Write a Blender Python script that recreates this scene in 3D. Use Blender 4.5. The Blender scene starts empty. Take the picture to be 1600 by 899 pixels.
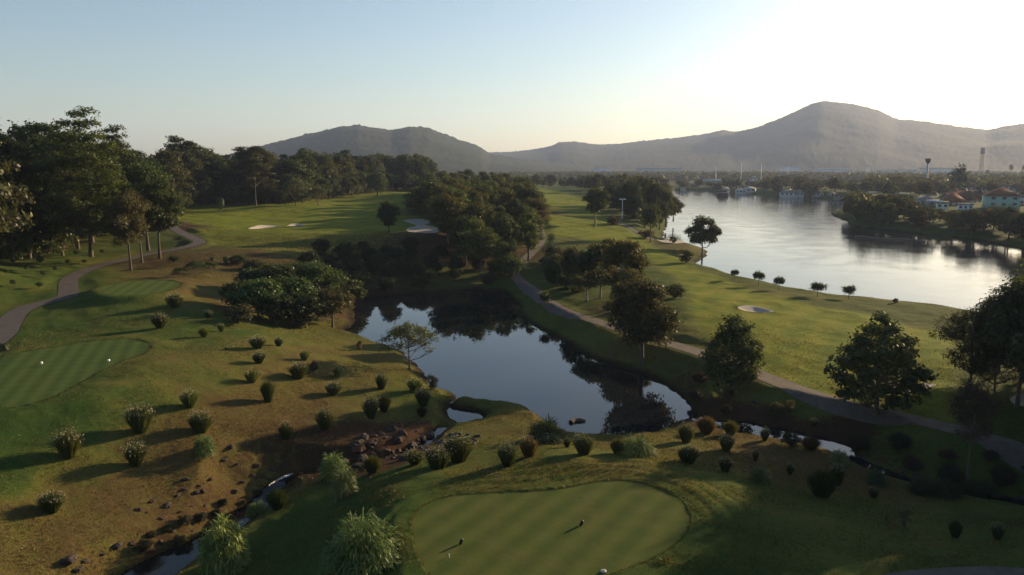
import bpy, math, random
import numpy as np
from mathutils import Vector, Matrix

# ------------------------------------------------------------------ camera, sky, sun, exposure
S = bpy.context.scene
COL = S.collection
CAM_Z = 26.0
PITCH = math.radians(8.65)
F = 1232.0
cam_d = bpy.data.cameras.new("camera")
cam = bpy.data.objects.new("camera", cam_d)
COL.objects.link(cam)
cam.location = (0, 0, CAM_Z)
cam.rotation_euler = (math.radians(90) - PITCH, 0, 0)
cam_d.sensor_width = 36
cam_d.lens = 36 * F / 1600
cam_d.clip_start = 0.5
cam_d.clip_end = 60000
S.camera = cam

SUN_AZ = math.radians(50)      # to the right of the view
SUN_EL = math.radians(13.0)
W = bpy.data.worlds.new("World")
S.world = W
W.use_nodes = True
nt = W.node_tree
nt.nodes.clear()
sky = nt.nodes.new("ShaderNodeTexSky")
sky.sky_type = 'NISHITA'
sky.sun_disc = False
sky.sun_elevation = SUN_EL
sky.sun_rotation = SUN_AZ
sky.altitude = 0
sky.air_density = 1.0
sky.dust_density = 1.15
sky.ozone_density = 1.8
bg = nt.nodes.new("ShaderNodeBackground")
bg.inputs['Strength'].default_value = 0.074
wo = nt.nodes.new("ShaderNodeOutputWorld")
nt.links.new(sky.outputs[0], bg.inputs[0])
nt.links.new(bg.outputs[0], wo.inputs[0])

sd = bpy.data.lights.new("sun", 'SUN')
sd.energy = 5.0
sd.angle = math.radians(0.6)
sd.color = (1.0, 0.73, 0.42)
sun = bpy.data.objects.new("sun", sd)
COL.objects.link(sun)
dirv = Vector((math.sin(SUN_AZ) * math.cos(SUN_EL), math.cos(SUN_AZ) * math.cos(SUN_EL), math.sin(SUN_EL)))
sun.rotation_euler = (-dirv).to_track_quat('-Z', 'Y').to_euler()
sun.location = (200, 200, 200)

S.view_settings.view_transform = 'Standard'
S.view_settings.look = 'None'
S.view_settings.gamma = 1
S.view_settings.use_curve_mapping = False
S.view_settings.exposure = 1.15
S.cycles.max_bounces = 5
S.cycles.diffuse_bounces = 2
S.cycles.glossy_bounces = 2
S.cycles.transmission_bounces = 3
S.cycles.transparent_max_bounces = 4
S.cycles.volume_bounces = 1
S.cycles.use_denoising = True

# ------------------------------------------------------------------ helpers
def at(u, v, z=0.0):
    """point on the level z seen at photo position (u, v)"""
    a = (u - 800) / F
    b = -(v - 449.5) / F
    d = (a, math.cos(PITCH) + b * math.sin(PITCH), -math.sin(PITCH) + b * math.cos(PITCH))
    t = (z - CAM_Z) / d[2]
    return (d[0] * t, d[1] * t)

def vpix(x, y, z):
    """photo position of a world point"""
    yy = y * math.cos(PITCH) - (z - CAM_Z) * math.sin(PITCH)
    up = y * math.sin(PITCH) + (z - CAM_Z) * math.cos(PITCH)
    return 800 + F * x / yy, 449.5 - F * up / yy, yy

def sstep(e0, e1, x):
    t = np.clip((x - e0) / (e1 - e0), 0, 1)
    return t * t * (3 - 2 * t)

_rs = np.random.RandomState(7)
_perm = _rs.rand(256, 256)
def vnoise(x, y, s=1.0, o=0):
    x = np.asarray(x) / s + 37.3 * o
    y = np.asarray(y) / s + 11.7 * o
    xi = np.floor(x).astype(int); yi = np.floor(y).astype(int)
    fx = x - xi; fy = y - yi
    fx = fx * fx * (3 - 2 * fx); fy = fy * fy * (3 - 2 * fy)
    a = _perm[xi & 255, yi & 255]; b = _perm[(xi + 1) & 255, yi & 255]
    c = _perm[xi & 255, (yi + 1) & 255]; d = _perm[(xi + 1) & 255, (yi + 1) & 255]
    return (a * (1 - fx) + b * fx) * (1 - fy) + (c * (1 - fx) + d * fx) * fy - 0.5

def seg_dist(x, y, P, closed=False, val=None):
    """distance to a polyline; val: per-vertex values interpolated at the nearest point"""
    n = len(P)
    best = np.full(x.shape, 1e9); bv = np.zeros(x.shape)
    for i in range(n if closed else n - 1):
        ax, ay = P[i]; bx, by = P[(i + 1) % n]
        dx, dy = bx - ax, by - ay
        t = np.clip(((x - ax) * dx + (y - ay) * dy) / (dx * dx + dy * dy + 1e-9), 0, 1)
        d = np.hypot(x - ax - t * dx, y - ay - t * dy)
        if val is not None:
            m = d < best
            bv = np.where(m, val[i] * (1 - t) + val[(i + 1) % n] * t, bv)
        best = np.minimum(best, d)
    return (best, bv) if val is not None else best

def inside(x, y, P):
    c = np.zeros(x.shape, bool)
    n = len(P)
    for i in range(n):
        ax, ay = P[i]; bx, by = P[(i + 1) % n]
        if ay == by: continue
        m = ((ay > y) != (by > y)) & (x < (bx - ax) * (y - ay) / (by - ay) + ax)
        c ^= m
    return c

def sdf(x, y, P, reach=40.0):
    """signed distance to a closed polygon, negative inside, clipped at reach"""
    out = np.full(x.shape, float(reach))
    xs = [p[0] for p in P]; ys = [p[1] for p in P]
    m = (x > min(xs) - reach) & (x < max(xs) + reach) & (y > min(ys) - reach) & (y < max(ys) + reach)
    if m.any():
        xm, ym = x[m], y[m]
        d = seg_dist(xm, ym, P, True)
        out[m] = np.minimum(np.where(inside(xm, ym, P), -d, d), reach)
    return out

def spline(P, k=4, closed=False):
    """Catmull-Rom refinement of a list of tuples"""
    n = len(P); out = []
    rng = range(n) if closed else range(n - 1)
    for i in rng:
        if closed:
            p0, p1, p2, p3 = P[i - 1], P[i], P[(i + 1) % n], P[(i + 2) % n]
        else:
            p0, p1, p2, p3 = P[max(i - 1, 0)], P[i], P[i + 1], P[min(i + 2, n - 1)]
        for j in range(k):
            t = j / k
            out.append(tuple(0.5 * (2 * b + (c - a) * t + (2 * a - 5 * b + 4 * c - d) * t * t + (3 * b - a - 3 * c + d) * t ** 3)
                             for a, b, c, d in zip(p0, p1, p2, p3)))
    if not closed: out.append(tuple(P[-1]))
    return out

# ------------------------------------------------------------------ plan of the land
PZ = [(640,800,4),(700,770,4),(860,760,4),(1000,755,4),(1080,800,4),(1060,860,4),(860,899,4),(700,890,4),
 (600,760,3.2),(700,735,3.5),(820,722,3.6),(950,718,3.4),(1075,735,3.0),(1180,762,2.7),(1120,700,1.4),(1200,715,1.3),(1280,740,1.4),(1200,695,.6),
 (1280,790,2.6),(1420,830,2.8),(1560,845,3.2),(1590,895,4),(1450,899,4.2),(1250,870,3.8),(1440,785,1.4),(1600,810,1.6),(1360,760,1.4),
 (500,860,1.6),(560,800,2.5),(470,800,.6),(430,870,0),(500,770,.6),(860,1000,4.5),(1200,1000,4.5),(400,1000,0.4),(100,1000,0),(1600,1000,5),
 (60,880,0.3),(100,800,1.0),(220,780,.8),(330,765,.2),(300,800,-.8),(200,850,-.5),(300,700,2.5),(200,680,3.4),(100,720,3.2),(0,760,3.2),(0,690,4.6),
 (420,700,1.3),(520,680,1.2),(480,620,2.4),(400,640,3.0),(600,640,1.0),(600,580,1.4),(520,560,2.6),(420,560,4.6),(330,560,5.3),(330,620,4.0),(560,530,1.0),
 (0,630,5.5),(100,620,5.5),(230,545,5.5),(110,545,5.5),(0,570,5.5),(300,540,5.4),
 (200,500,5.3),(100,500,5.4),(280,490,5.8),(350,490,4.8),(20,520,5.3),(60,480,5.5),(107,451,6),(158,415,6.4),(229,398,6.9),(300,380,7.5),(270,355,8.2),
 (220,450,7.2),(160,452,7.1),(280,447,7.1),(340,470,5.2),(400,492,3.2),(460,512,1.8),(370,440,4.6),
 (0,470,5.8),(60,430,6.3),(0,400,7.5),(100,395,7.5),(180,385,8),
 (300,340,8.6),(400,330,9),(500,320,9.5),(600,305,10.5),(450,360,8),(350,370,7.8),(550,350,8),(650,345,8.5),(600,375,7.3),(680,370,7),
 (450,390,6.8),(350,395,6.9),(300,420,6.0),(420,410,5.3),(530,398,4.6),(600,405,3.6),(600,430,2),(700,440,1.2),(500,440,2.5),(760,440,1.2),(450,440,3.2),
 (700,400,4),(760,400,4),(720,340,8),(800,330,8),(700,300,12.5),(800,420,2.5),(860,310,8),(900,330,6.5),(870,360,5.5),(930,350,5),(850,380,4.5),
 (1000,365,3),(950,400,4),(880,430,3.5),(1000,420,3.6),(1060,470,3.5),(1100,455,2.8),(1150,500,3),(1250,500,2.3),(1350,500,1.9),(1450,500,1.5),
 (1200,540,2.6),(1350,560,2.4),(1450,600,2.5),(1300,600,2.4),(820,440,1.9),(860,470,2.3),(930,500,2.3),(1000,525,2.4),(1060,541,2.5),(1165,577,2.5),
 (1225,601,2.4),(1300,626,2.3),(1450,661,2.4),(1600,702,2.6),(1200,640,1.1),(1280,660,1.0),(1350,690,1),(1500,740,1),(1450,700,1.6),(1050,575,1.3),(900,520,1.5),
 (1400,340,3),(1500,340,3),(1600,350,3),(1450,300,5),(1600,310,6),(1500,280,6),(1000,290,3),(1150,285,3),(1300,290,3),(900,290,5),(1400,272,6),
 (100,350,10),(0,350,11),(300,310,11.5),(450,310,12),(600,290,13),(-100,500,7),(-100,400,11),(-100,700,5),(-100,900,1.5),(1750,660,4.5),(1750,800,4.5)]
_pw = [at(u, v, z) for u, v, z in PZ]
_cx = np.array([[math.atan2(x, y), math.log(math.hypot(x, y))] for x, y in _pw])
_cz = np.array([p[2] for p in PZ], float)
def _tk(r2):
    return 0.5 * r2 * np.log(r2 + 1e-12)
_n = len(_cz)
_K = _tk(((_cx[:, None] - _cx[None]) ** 2).sum(-1)) + np.eye(_n) * 0.004
_Pm = np.c_[np.ones(_n), _cx]
_A = np.zeros((_n + 3, _n + 3)); _A[:_n, :_n] = _K; _A[:_n, _n:] = _Pm; _A[_n:, :_n] = _Pm.T
_sol = np.linalg.solve(_A, np.r_[_cz, 0, 0, 0])
def tps(az, lr):
    o = _sol[_n] + _sol[_n + 1] * az + _sol[_n + 2] * lr
    for i in range(_n):
        o = o + _sol[i] * _tk((az - _cx[i, 0]) ** 2 + (lr - _cx[i, 1]) ** 2)
    return o

POND = spline([at(u, v) for u, v in [(528,518),(551,523),(577,533),(624,552),(646,570),(665,600),(678,611),(699,613),(708,622),(695,637),(697,654),(712,664),
 (728,665),(742,662),(757,652),(744,643),(725,639),(709,637),(710,630),(721,625),(762,629),(807,632),(830,645),(855,662),(875,672),(897,683),(950,688),(985,683),(1025,679),(1059,662),
 (1081,651),(1079,636),(1055,611),(1006,585),(931,561),(875,529),(838,510),(815,493),(812,480),(796,461),(770,454),(725,452),(687,455),(612,462),(560,468),(548,491),(549,508)]], 3, True)
LAKE = spline([at(u, v) for u, v in [(1600,506),(1490,484),(1440,478),(1380,471),(1300,467),(1250,458),(1190,446),(1130,428),(1097,419),(1085,411),(1098,402),(1104,394),
 (1092,388),(1060,383),(1040,378),(1034,370),(1042,352),(1040,335),(1046,318),(1046,303),(1056,297),(1130,300),(1180,304),(1260,309),(1322,314),(1332,319),(1325,325),(1302,331),(1304,338),(1322,345),
 (1334,353),(1400,362),(1480,369),(1540,378),(1600,390),(1720,412),(1900,470),(1750,520)]], 3, True)
def line(pts, k=5):
    """pts: (u, v, z, width) -> refined list of world x, y, z, width"""
    return spline([at(u, v, z) + (z, w) for u, v, z, w in pts], k)
STREAM_L = line([(690,668,0,1.0),(655,700,-.1,1.0),(600,722,-.3,.9),(520,742,-.6,1.2),(462,748,-.8,1.6),(436,756,-1.0,1.6),(405,786,-1.6,1.9),(360,818,-1.65,2.4),(310,850,-1.7,2.2),(265,877,-1.7,3.2),(222,905,-1.7,3.6),(140,960,-1.7,3.6),(0,1060,-1.7,4)])
STREAM_R = line([(1070,648,0,2),(1110,662,0,2.2),(1150,668,0,4.0),(1200,675,0,3.9),(1250,685,0,3.2),(1300,697,0,2.8),(1330,716,0,1.4),(1400,745,0,1.2),(1480,765,0,1.2),(1620,790,0,1.6),(1750,815,0,2)])
PATH_L = line([(-160,640,5,3),(-60,570,5.2,3),(0,527,5.3,3),(11,512,5.35,3),(24,492,5.4,3),(45,480,5.5,3),(75,472,5.6,3),(104,463,5.8,3),(107,450,6,3),(107,441,6.1,3),(114,433,6.2,3),(131,424,6.3,3),(158,415,6.4,3),(191,407,6.6,3),(229,398,6.9,3),(268,391,7.2,3),
 (300,384,7.5,3),(312,378,7.6,3),(300,371,7.8,3),(284,364,8,3),(272,356,8.2,2.8),(262,344,8.6,2.6),(262,335,9,2.6)])
PATH_R = line([(838,318,7.4,2.6),(842,350,6,2.6),(846,375,4.8,2.6),(826,400,3.6,2.6),(806,420,2.6,2.6),(806,433,2,2.7),(830,452,2,2.7),(857,472,2.3,2.7),(885,487,2.5,2.7),(925,500,2.35,2.7),(975,516,2.4,2.7),(1020,530,2.45,2.8),(1090,550,2.5,2.8),(1165,577,2.5,2.8),(1225,601,2.4,2.8),
 (1300,626,2.3,2.8),(1375,644,2.3,2.8),(1450,661,2.4,2.8),(1525,680,2.5,2.8),(1600,702,2.6,2.8),(1760,750,2.9,2.8)])
PATH_S = line([(960,345,4.6,1.8),(985,357,3.8,1.8),(1005,368,3.0,1.8),(1028,378,2.2,1.8)])
ROAD_B = line([(1150,1010,4.5,3.4),(1300,955,4.4,3.4),(1395,928,4.2,3.4),(1460,917,4.1,3.4),(1530,912,4,3.4),(1600,912,4,3.4),(1750,925,4.2,3.4),(1950,960,4.4,3.4)])

def poly(pts, z, k=5):
    return spline([at(u, v, z) for u, v in pts], k, True)
TEE_A = poly([(652,872),(643,830),(645,805),(668,786),(705,774),(760,769),(830,766),(890,760),(930,752),(975,750),(1025,760),(1060,778),(1078,802),(1072,832),(1040,862),(975,890),(900,915),(790,935),(690,915)], 4.0)
TEE_B = poly([(236,541),(222,532),(190,529),(140,533),(90,541),(40,549),(-30,560),(-90,585),(-80,625),(0,636),(40,632),(90,617),(140,590),(190,565),(225,553)], 5.5)
TEE_C = poly([(155,454),(163,447),(190,441),(225,438),(262,438),(281,442),(278,449),(250,457),(215,461),(175,461)], 7.15)
PLATEAUS = [(TEE_A, 4.0, 3.5), (TEE_B, 5.5, 4.0), (TEE_C, 7.15, 3.5)]
BUNKERS = [(poly([(630,346),(650,344),(668,347),(671,351),(664,353),(680,356),(688,359),(678,362),(640,362),(637,358),(652,355),(640,350)], 8.3, 4), .35),
 (poly([(388,358),(402,352),(425,350),(444,351),(428,355),(405,359)], 8.2, 4), .5), (poly([(447,348),(460,345.5),(476,347),(472,350),(450,350.5)], 8.4, 4), .35),
 (poly([(1152,486),(1175,483),(1200,486),(1210,489),(1190,491),(1165,490)], 2.7, 4), .4),
 (poly([(1340,604),(1375,598),(1420,598),(1462,603),(1440,613),(1385,618),(1350,612)], 2.5, 4), .3),
 (poly([(1026,382),(1045,379),(1064,381),(1072,384),(1052,386),(1034,385)], 1.6, 4), .1),
 (poly([(1578,628),(1610,622),(1650,630),(1630,645),(1590,642)], 2.6, 4), .3)]

def land(x, y, detail=True, carve=True):
    x = np.asarray(x, float); y = np.asarray(y, float)
    r = np.hypot(x, y)
    az = np.clip(np.arctan2(x, y), -0.72, 0.72); lr = np.log(np.clip(r, 36, 900))
    h = tps(az, lr)
    h = np.clip(h, -1.2, 14)
    k = sstep(700, 1100, r)
    h = h * (1 - k) + 3.0 * k
    h = h + 0.8 * vnoise(x, y, 17, 1) + 0.40 * vnoise(x, y, 6, 2) + .16 * vnoise(x, y, 2.6, 14) + 1.8 * sstep(110, 200, r) * vnoise(x, y, 34, 12)
    k = sstep(1500, 9000, r); h = h + 40 * k * 0
    for P, z, b in PLATEAUS:
        d = sdf(x, y, P, 12)
        w = 1 - sstep(0.4, b, d)
        h = h * (1 - w) + z * w
        if P is TEE_A:
            for dd, am in ((1.3, .07), (2.5, .09), (3.9, .08)):
                h = h - am * np.exp(-((d + .5 * vnoise(x, y, 5, 31) - dd) / .28) ** 2) * (y > 44)
    if detail:
        h = h + 0.10 * vnoise(x, y, 1.4, 3) * (1 - 0) + 0.04 * vnoise(x, y, .5, 4)
    # soften under paths
    for L, drop in ((PATH_L, .12), (PATH_R, .12), (PATH_S, .05), (ROAD_B, .12)):
        pts = [(p[0], p[1]) for p in L]
        xs = [p[0] for p in pts]; ys = [p[1] for p in pts]
        m = (x > min(xs) - 8) & (x < max(xs) + 8) & (y > min(ys) - 8) & (y < max(ys) + 8)
        if m.any():
            d, zz = seg_dist(x[m], y[m], pts, False, [p[2] for p in L])
            w = 1 - sstep(L[3][3] * .5 + .3, L[3][3] * .5 + 3.0, d)
            hm = h[m] * (1 - w) + zz * w
            if carve: hm = hm - drop * (d < L[3][3] * .5 - .15)
            h[m] = hm
    for P, dep in BUNKERS:
        d = sdf(x, y, P, 6)
        w = sstep(0.0, 2.2, -d)
        h = h - dep * w + 0.12 * np.exp(-(d / .7) ** 2) 
        if carve: h = h - .12 * (d < -.25)
    if carve:
        for P, z, b in PLATEAUS:
            h = h - .14 * (sdf(x, y, P, 3) < -.05)
    dp = sdf(x, y, POND, 30) + .9 * vnoise(x, y, 2.3, 21) + .4 * vnoise(x, y, .9, 22); dl = sdf(x, y, LAKE, 40) + 2.0 * vnoise(x, y, 6, 23)
    for d, s in ((dp, .42), (dl, .30)):
        rough = .10 * vnoise(x, y, 1.1, 9)
        out = np.minimum(np.maximum(h, np.where(d < 3, 0.06 + 0.10 * d, -9)), 0.22 + rough + s * np.maximum(d, 0) + 0.02 * np.maximum(d, 0) ** 1.6)
        h = np.where(d > 0, out, np.maximum(-1.6, 0.22 + d * 0.9))
    for L in (STREAM_L, STREAM_R):
        pts = [(p[0], p[1]) for p in L]
        xs = [p[0] for p in pts]; ys = [p[1] for p in pts]
        m = (x > min(xs) - 14) & (x < max(xs) + 14) & (y > min(ys) - 14) & (y < max(ys) + 14) & (dp > 0) & (dl > 0)
        if m.any():
            d, zz = seg_dist(x[m], y[m], pts, False, [p[2] for p in L])
            d2, ww = seg_dist(x[m], y[m], pts, False, [p[3] for p in L])
            d = d - ww * .5 + .5 * vnoise(x[m], y[m], 1.8, 5)
            hi = zz + .12 + (.55 if L is STREAM_L else .25) * np.maximum(d, 0) + (.05 if L is STREAM_L else .02) * np.maximum(d, 0) ** 2
            lo = np.where(d < 3, zz + .07 * np.minimum(d, 1), -9)
            h[m] = np.where(d > 0, np.maximum(np.minimum(h[m], hi), lo), zz - .5)
    return h

def zat(x, y):
    return float(land(np.array([x]), np.array([y]), False)[0])

_RR = np.exp(np.linspace(math.log(32), math.log(1400), 420))
def ground(u, v):
    """first point of the land on the sight line through photo position (u, v)"""
    a = (u - 800) / F; b = -(v - 449.5) / F
    d = np.array([a, math.cos(PITCH) + b * math.sin(PITCH), -math.sin(PITCH) + b * math.cos(PITCH)])
    hr = math.hypot(d[0], d[1])
    R = _RR
    for _ in range(2):
        t = R / hr
        X = d[0] * t; Y = d[1] * t; Z = CAM_Z + d[2] * t
        h = land(X, Y, False, False)
        k = np.nonzero(Z < h)[0]
        if len(k) == 0: return (X[-1], Y[-1], float(h[-1]))
        k = max(int(k[0]), 1)
        R = np.linspace(R[k - 1], R[k], 20)
    return (float(X[k]), float(Y[k]), float(h[k]))
# ------------------------------------------------------------------ scene bookkeeping
def tag(o, label=None, cat=None, group=None, kind=None):
    if label: o['label'] = label
    if cat: o['category'] = cat
    if group: o['group'] = group
    if kind: o['kind'] = kind
    return o

def mesh_np(name, V, faces, mats, smooth=False, midx=None, attrs=None):
    """faces: (n,4) or (n,3) int array, or a list of such arrays"""
    me = bpy.data.meshes.new(name)
    V = np.asarray(V, np.float32)
    fl = faces if isinstance(faces, list) else [faces]
    fl = [np.asarray(f, np.int32) for f in fl if len(f)]
    loops = np.concatenate([f.ravel() for f in fl])
    sizes = np.concatenate([np.full(len(f), f.shape[1], np.int32) for f in fl])
    me.vertices.add(len(V)); me.vertices.foreach_set('co', V.ravel())
    me.loops.add(len(loops)); me.loops.foreach_set('vertex_index', loops)
    me.polygons.add(len(sizes))
    me.polygons.foreach_set('loop_start', np.r_[0, np.cumsum(sizes)[:-1]].astype(np.int32))
    me.polygons.foreach_set('loop_total', sizes)
    if midx is not None: me.polygons.foreach_set('material_index', np.asarray(midx, np.int32))
    if smooth: me.polygons.foreach_set('use_smooth', np.ones(len(sizes), bool))
    for k, (dom, a) in (attrs or {}).items():
        at_ = me.attributes.new(k, 'FLOAT', dom)
        at_.data.foreach_set('value', np.asarray(a, np.float32))
    for m in mats: me.materials.append(m)
    me.update(calc_edges=True)
    return me

def link(name, me, parent=None, loc=None, rz=0, sc=None):
    o = bpy.data.objects.new(name, me)
    COL.objects.link(o)
    if parent: o.parent = parent
    if loc is not None: o.location = loc
    o.rotation_euler = (0, 0, rz)
    if sc is not None: o.scale = (sc, sc, sc) if not hasattr(sc, '__len__') else sc
    return o

# ------------------------------------------------------------------ materials
class NT:
    def __init__(self, name):
        self.m = bpy.data.materials.new(name); self.m.use_nodes = True
        self.t = self.m.node_tree; self.t.nodes.clear()
        self.out = self.t.nodes.new("ShaderNodeOutputMaterial")
    def n(self, typ, ins=None, **kw):
        nd = self.t.nodes.new(typ)
        for k, v in kw.items(): setattr(nd, k, v)
        for k, v in (ins or {}).items():
            s = nd.inputs[k]
            if isinstance(v, bpy.types.NodeSocket): self.t.links.new(v, s)
            else: s.default_value = v
        return nd
    def noise(self, scale, detail=4, rough=.6, vec=None, dist=0):
        i = {'Scale': scale, 'Detail': detail, 'Roughness': rough, 'Distortion': dist}
        if vec is not None: i['Vector'] = vec
        return self.n("ShaderNodeTexNoise", i).outputs['Fac']
    def math(self, op, a, b=0.0, c=0.0, clamp=False):
        return self.n("ShaderNodeMath", {0: a, 1: b, 2: c}, operation=op, use_clamp=clamp).outputs[0]
    def ramp(self, f, stops):
        nd = self.n("ShaderNodeValToRGB", {'Fac': f})
        cr = nd.color_ramp
        while len(cr.elements) < len(stops): cr.elements.new(0.5)
        for e, (p, c) in zip(cr.elements, stops):
            e.position = p; e.color = (c, c, c, 1) if not hasattr(c, '__len__') else tuple(c) + (1,)
        return nd.outputs[0]
    def mix(self, f, a, b, mode='MIX'):
        nd = self.n("ShaderNodeMix", data_type='RGBA', blend_type=mode)
        for s, v in ((nd.inputs[0], f), (nd.inputs[6], a), (nd.inputs[7], b)):
            if isinstance(v, bpy.types.NodeSocket): self.t.links.new(v, s)
            else: s.default_value = (tuple(v) + (1,)) if hasattr(v, '__len__') else v
        return nd.outputs[2]
    def attr(self, name): return self.n("ShaderNodeAttribute", attribute_name=name).outputs['Fac']
    def pos(self): return self.n("ShaderNodeNewGeometry").outputs['Position']
    def bump(self, h, strength, dist=.1):
        return self.n("ShaderNodeBump", {'Strength': strength, 'Distance': dist, 'Height': h}).outputs[0]
    def done(self, col, rough=.85, normal=None, spec=.25, **kw):
        i = {'Base Color': col if isinstance(col, bpy.types.NodeSocket) else tuple(col) + (1,), 'Roughness': rough, 'Specular IOR Level': spec}
        if normal is not None: i['Normal'] = normal
        i.update(kw)
        b = self.n("ShaderNodeBsdfPrincipled", i)
        self.t.links.new(b.outputs[0], self.out.inputs[0])
        return self.m

def plain(name, col, rough=.8, var=.25, scale=3.0, spec=.3, bump=.2):
    t = NT(name); p = t.pos()
    n = t.noise(scale, 5, .6, p)
    c = t.mix(n, tuple(v * (1 - var) for v in col), tuple(v * (1 + var) for v in col))
    return t.done(c, rough, t.bump(n, bump, .05), spec)

def m_ground():
    t = NT("turf"); p = t.pos()
    dry = t.attr('dry'); soil = t.attr('soil'); fw = t.attr('fair'); shore = t.attr('shore')
    n1 = t.noise(.22, 6, .62, p); n2 = t.noise(1.6, 6, .65, p); n3 = t.noise(9, 4, .7, p); n4 = t.noise(.05, 3, .5, p)
    a = t.math('ADD', n1, t.math('MULTIPLY', n2, .7)); a = t.math('ADD', a, t.math('MULTIPLY', n4, .5))
    a = t.math('MULTIPLY', t.math('SUBTRACT', a, 1.18), 1.0)
    dd = t.math('ADD', dry, a, clamp=True)
    col = t.ramp(dd, [(0, (.040, .078, .018)), (.3, (.075, .105, .024)), (.55, (.125, .125, .032)), (.78, (.122, .095, .034)), (1, (.115, .076, .032))])
    # mowing bands on the fairways
    mp = t.n("ShaderNodeMapping", {'Vector': p, 'Rotation': (0, 0, .5)}).outputs[0]
    wv = t.n("ShaderNodeTexWave", {'Vector': mp, 'Scale': .055, 'Distortion': 1.2, 'Detail': 2}, wave_type='BANDS').outputs['Fac']
    fcol = t.ramp(t.math('ADD', t.math('MULTIPLY', wv, .25), t.math('MULTIPLY', n1, .9)), [(.25, (.115, .172, .018)), (.6, (.20, .225, .026)), (.9, (.26, .245, .036))])
    col = t.mix(t.math('MULTIPLY', fw, .8), col, fcol)
    s2 = t.math('ADD', soil, t.math('MULTIPLY', t.math('SUBTRACT', n2, .5), 1.2), clamp=True)
    s2 = t.ramp(s2, [(.42, 0), (.68, 1)])
    scol = t.ramp(n2, [(.3, (.040, .026, .017)), (.6, (.078, .044, .026)), (.8, (.105, .062, .034))])
    col = t.mix(s2, col, scol)
    sh = t.ramp(t.math('ADD', shore, t.math('MULTIPLY', n2, .5)), [(.25, (1)), (.55, (0))])
    col = t.mix(sh, col, (.030, .024, .014))
    col = t.mix(1.0, col, t.ramp(n3, [(.28, .36), (.72, 1.05)]), 'MULTIPLY')
    h = t.math('ADD', t.math('MULTIPLY', n3, .6), t.math('MULTIPLY', t.noise(28, 2, .6, p), .35))
    h = t.math('ADD', h, n2)
    return t.done(col, .95, t.bump(h, .8, .14), .03)

def m_tee(name, ang, width, c1, c2, dryness=.3):
    t = NT(name); p = t.pos()
    mp = t.n("ShaderNodeMapping", {'Vector': p, 'Rotation': (0, 0, ang)}).outputs[0]
    wv = t.n("ShaderNodeTexWave", {'Vector': mp, 'Scale': 0.314 / width, 'Distortion': .5, 'Detail': 2, 'Detail Scale': 2}, wave_type='BANDS').outputs['Fac']
    mp2 = t.n("ShaderNodeMapping", {'Vector': p, 'Rotation': (0, 0, ang + 1.57)}).outputs[0]
    wv2 = t.n("ShaderNodeTexWave", {'Vector': mp2, 'Scale': 0.314 / width * .8, 'Distortion': .8, 'Detail': 2, 'Detail Scale': 2}, wave_type='BANDS').outputs['Fac']
    n1 = t.noise(.5, 6, .65, p); n3 = t.noise(14, 4, .7, p); n2 = t.noise(2.5, 5, .7, p)
    f = t.math('ADD', t.math('MULTIPLY', wv, .6), t.math('MULTIPLY', wv2, .16)); f = t.math('ADD', f, t.math('MULTIPLY', n2, .5), clamp=True)
    col = t.mix(f, c1, c2)
    worn = t.ramp(t.math('ADD', t.math('MULTIPLY', n1, .8), t.math('MULTIPLY', n2, .3)), [(.52, 0), (.78, 1)])
    col = t.mix(t.math('MULTIPLY', worn, dryness), col, (.16, .12, .05))
    col = t.mix(1.0, col, t.ramp(n3, [(.25, .58), (.75, .9)]), 'MULTIPLY')
    return t.done(col, .92, t.bump(t.math('ADD', n3, t.math('MULTIPLY', n2, .5)), .4, .04), .03)

def m_path(name, col):
    t = NT(name); p = t.pos()
    n1 = t.noise(.7, 6, .65, p); n2 = t.noise(12, 5, .7, p)
    c = t.mix(t.ramp(n1, [(.3, 0), (.7, 1)]), tuple(v * .72 for v in col), tuple(v * 1.2 for v in col))
    c = t.mix(1.0, c, t.ramp(n2, [(.3, .8), (.7, 1.15)]), 'MULTIPLY')
    vo = t.n("ShaderNodeTexVoronoi", {'Vector': p, 'Scale': .33, 'Randomness': .9}, feature='DISTANCE_TO_EDGE').outputs['Distance']
    c = t.mix(t.ramp(vo, [(0.0, .6), (.012, 0)]), c, tuple(v * .45 for v in col))
    return t.done(c, .9, t.bump(n2, .3, .02), .2)

def m_water(name, col, rough, bscale, bstr, stretch=1.0):
    t = NT(name); p = t.pos()
    mp = t.n("ShaderNodeMapping", {'Vector': p, 'Scale': (1, stretch, 1)}).outputs[0]
    a = t.noise(bscale, 3, .55, mp); b = t.noise(bscale * .12, 3, .5, p)
    amp = t.ramp(b, [(.38, .25), (.62, 1.0)])
    h = t.math('MULTIPLY', a, amp)
    return t.done(col, rough, t.bump(h, bstr, .1), .5, IOR=1.33)

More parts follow.
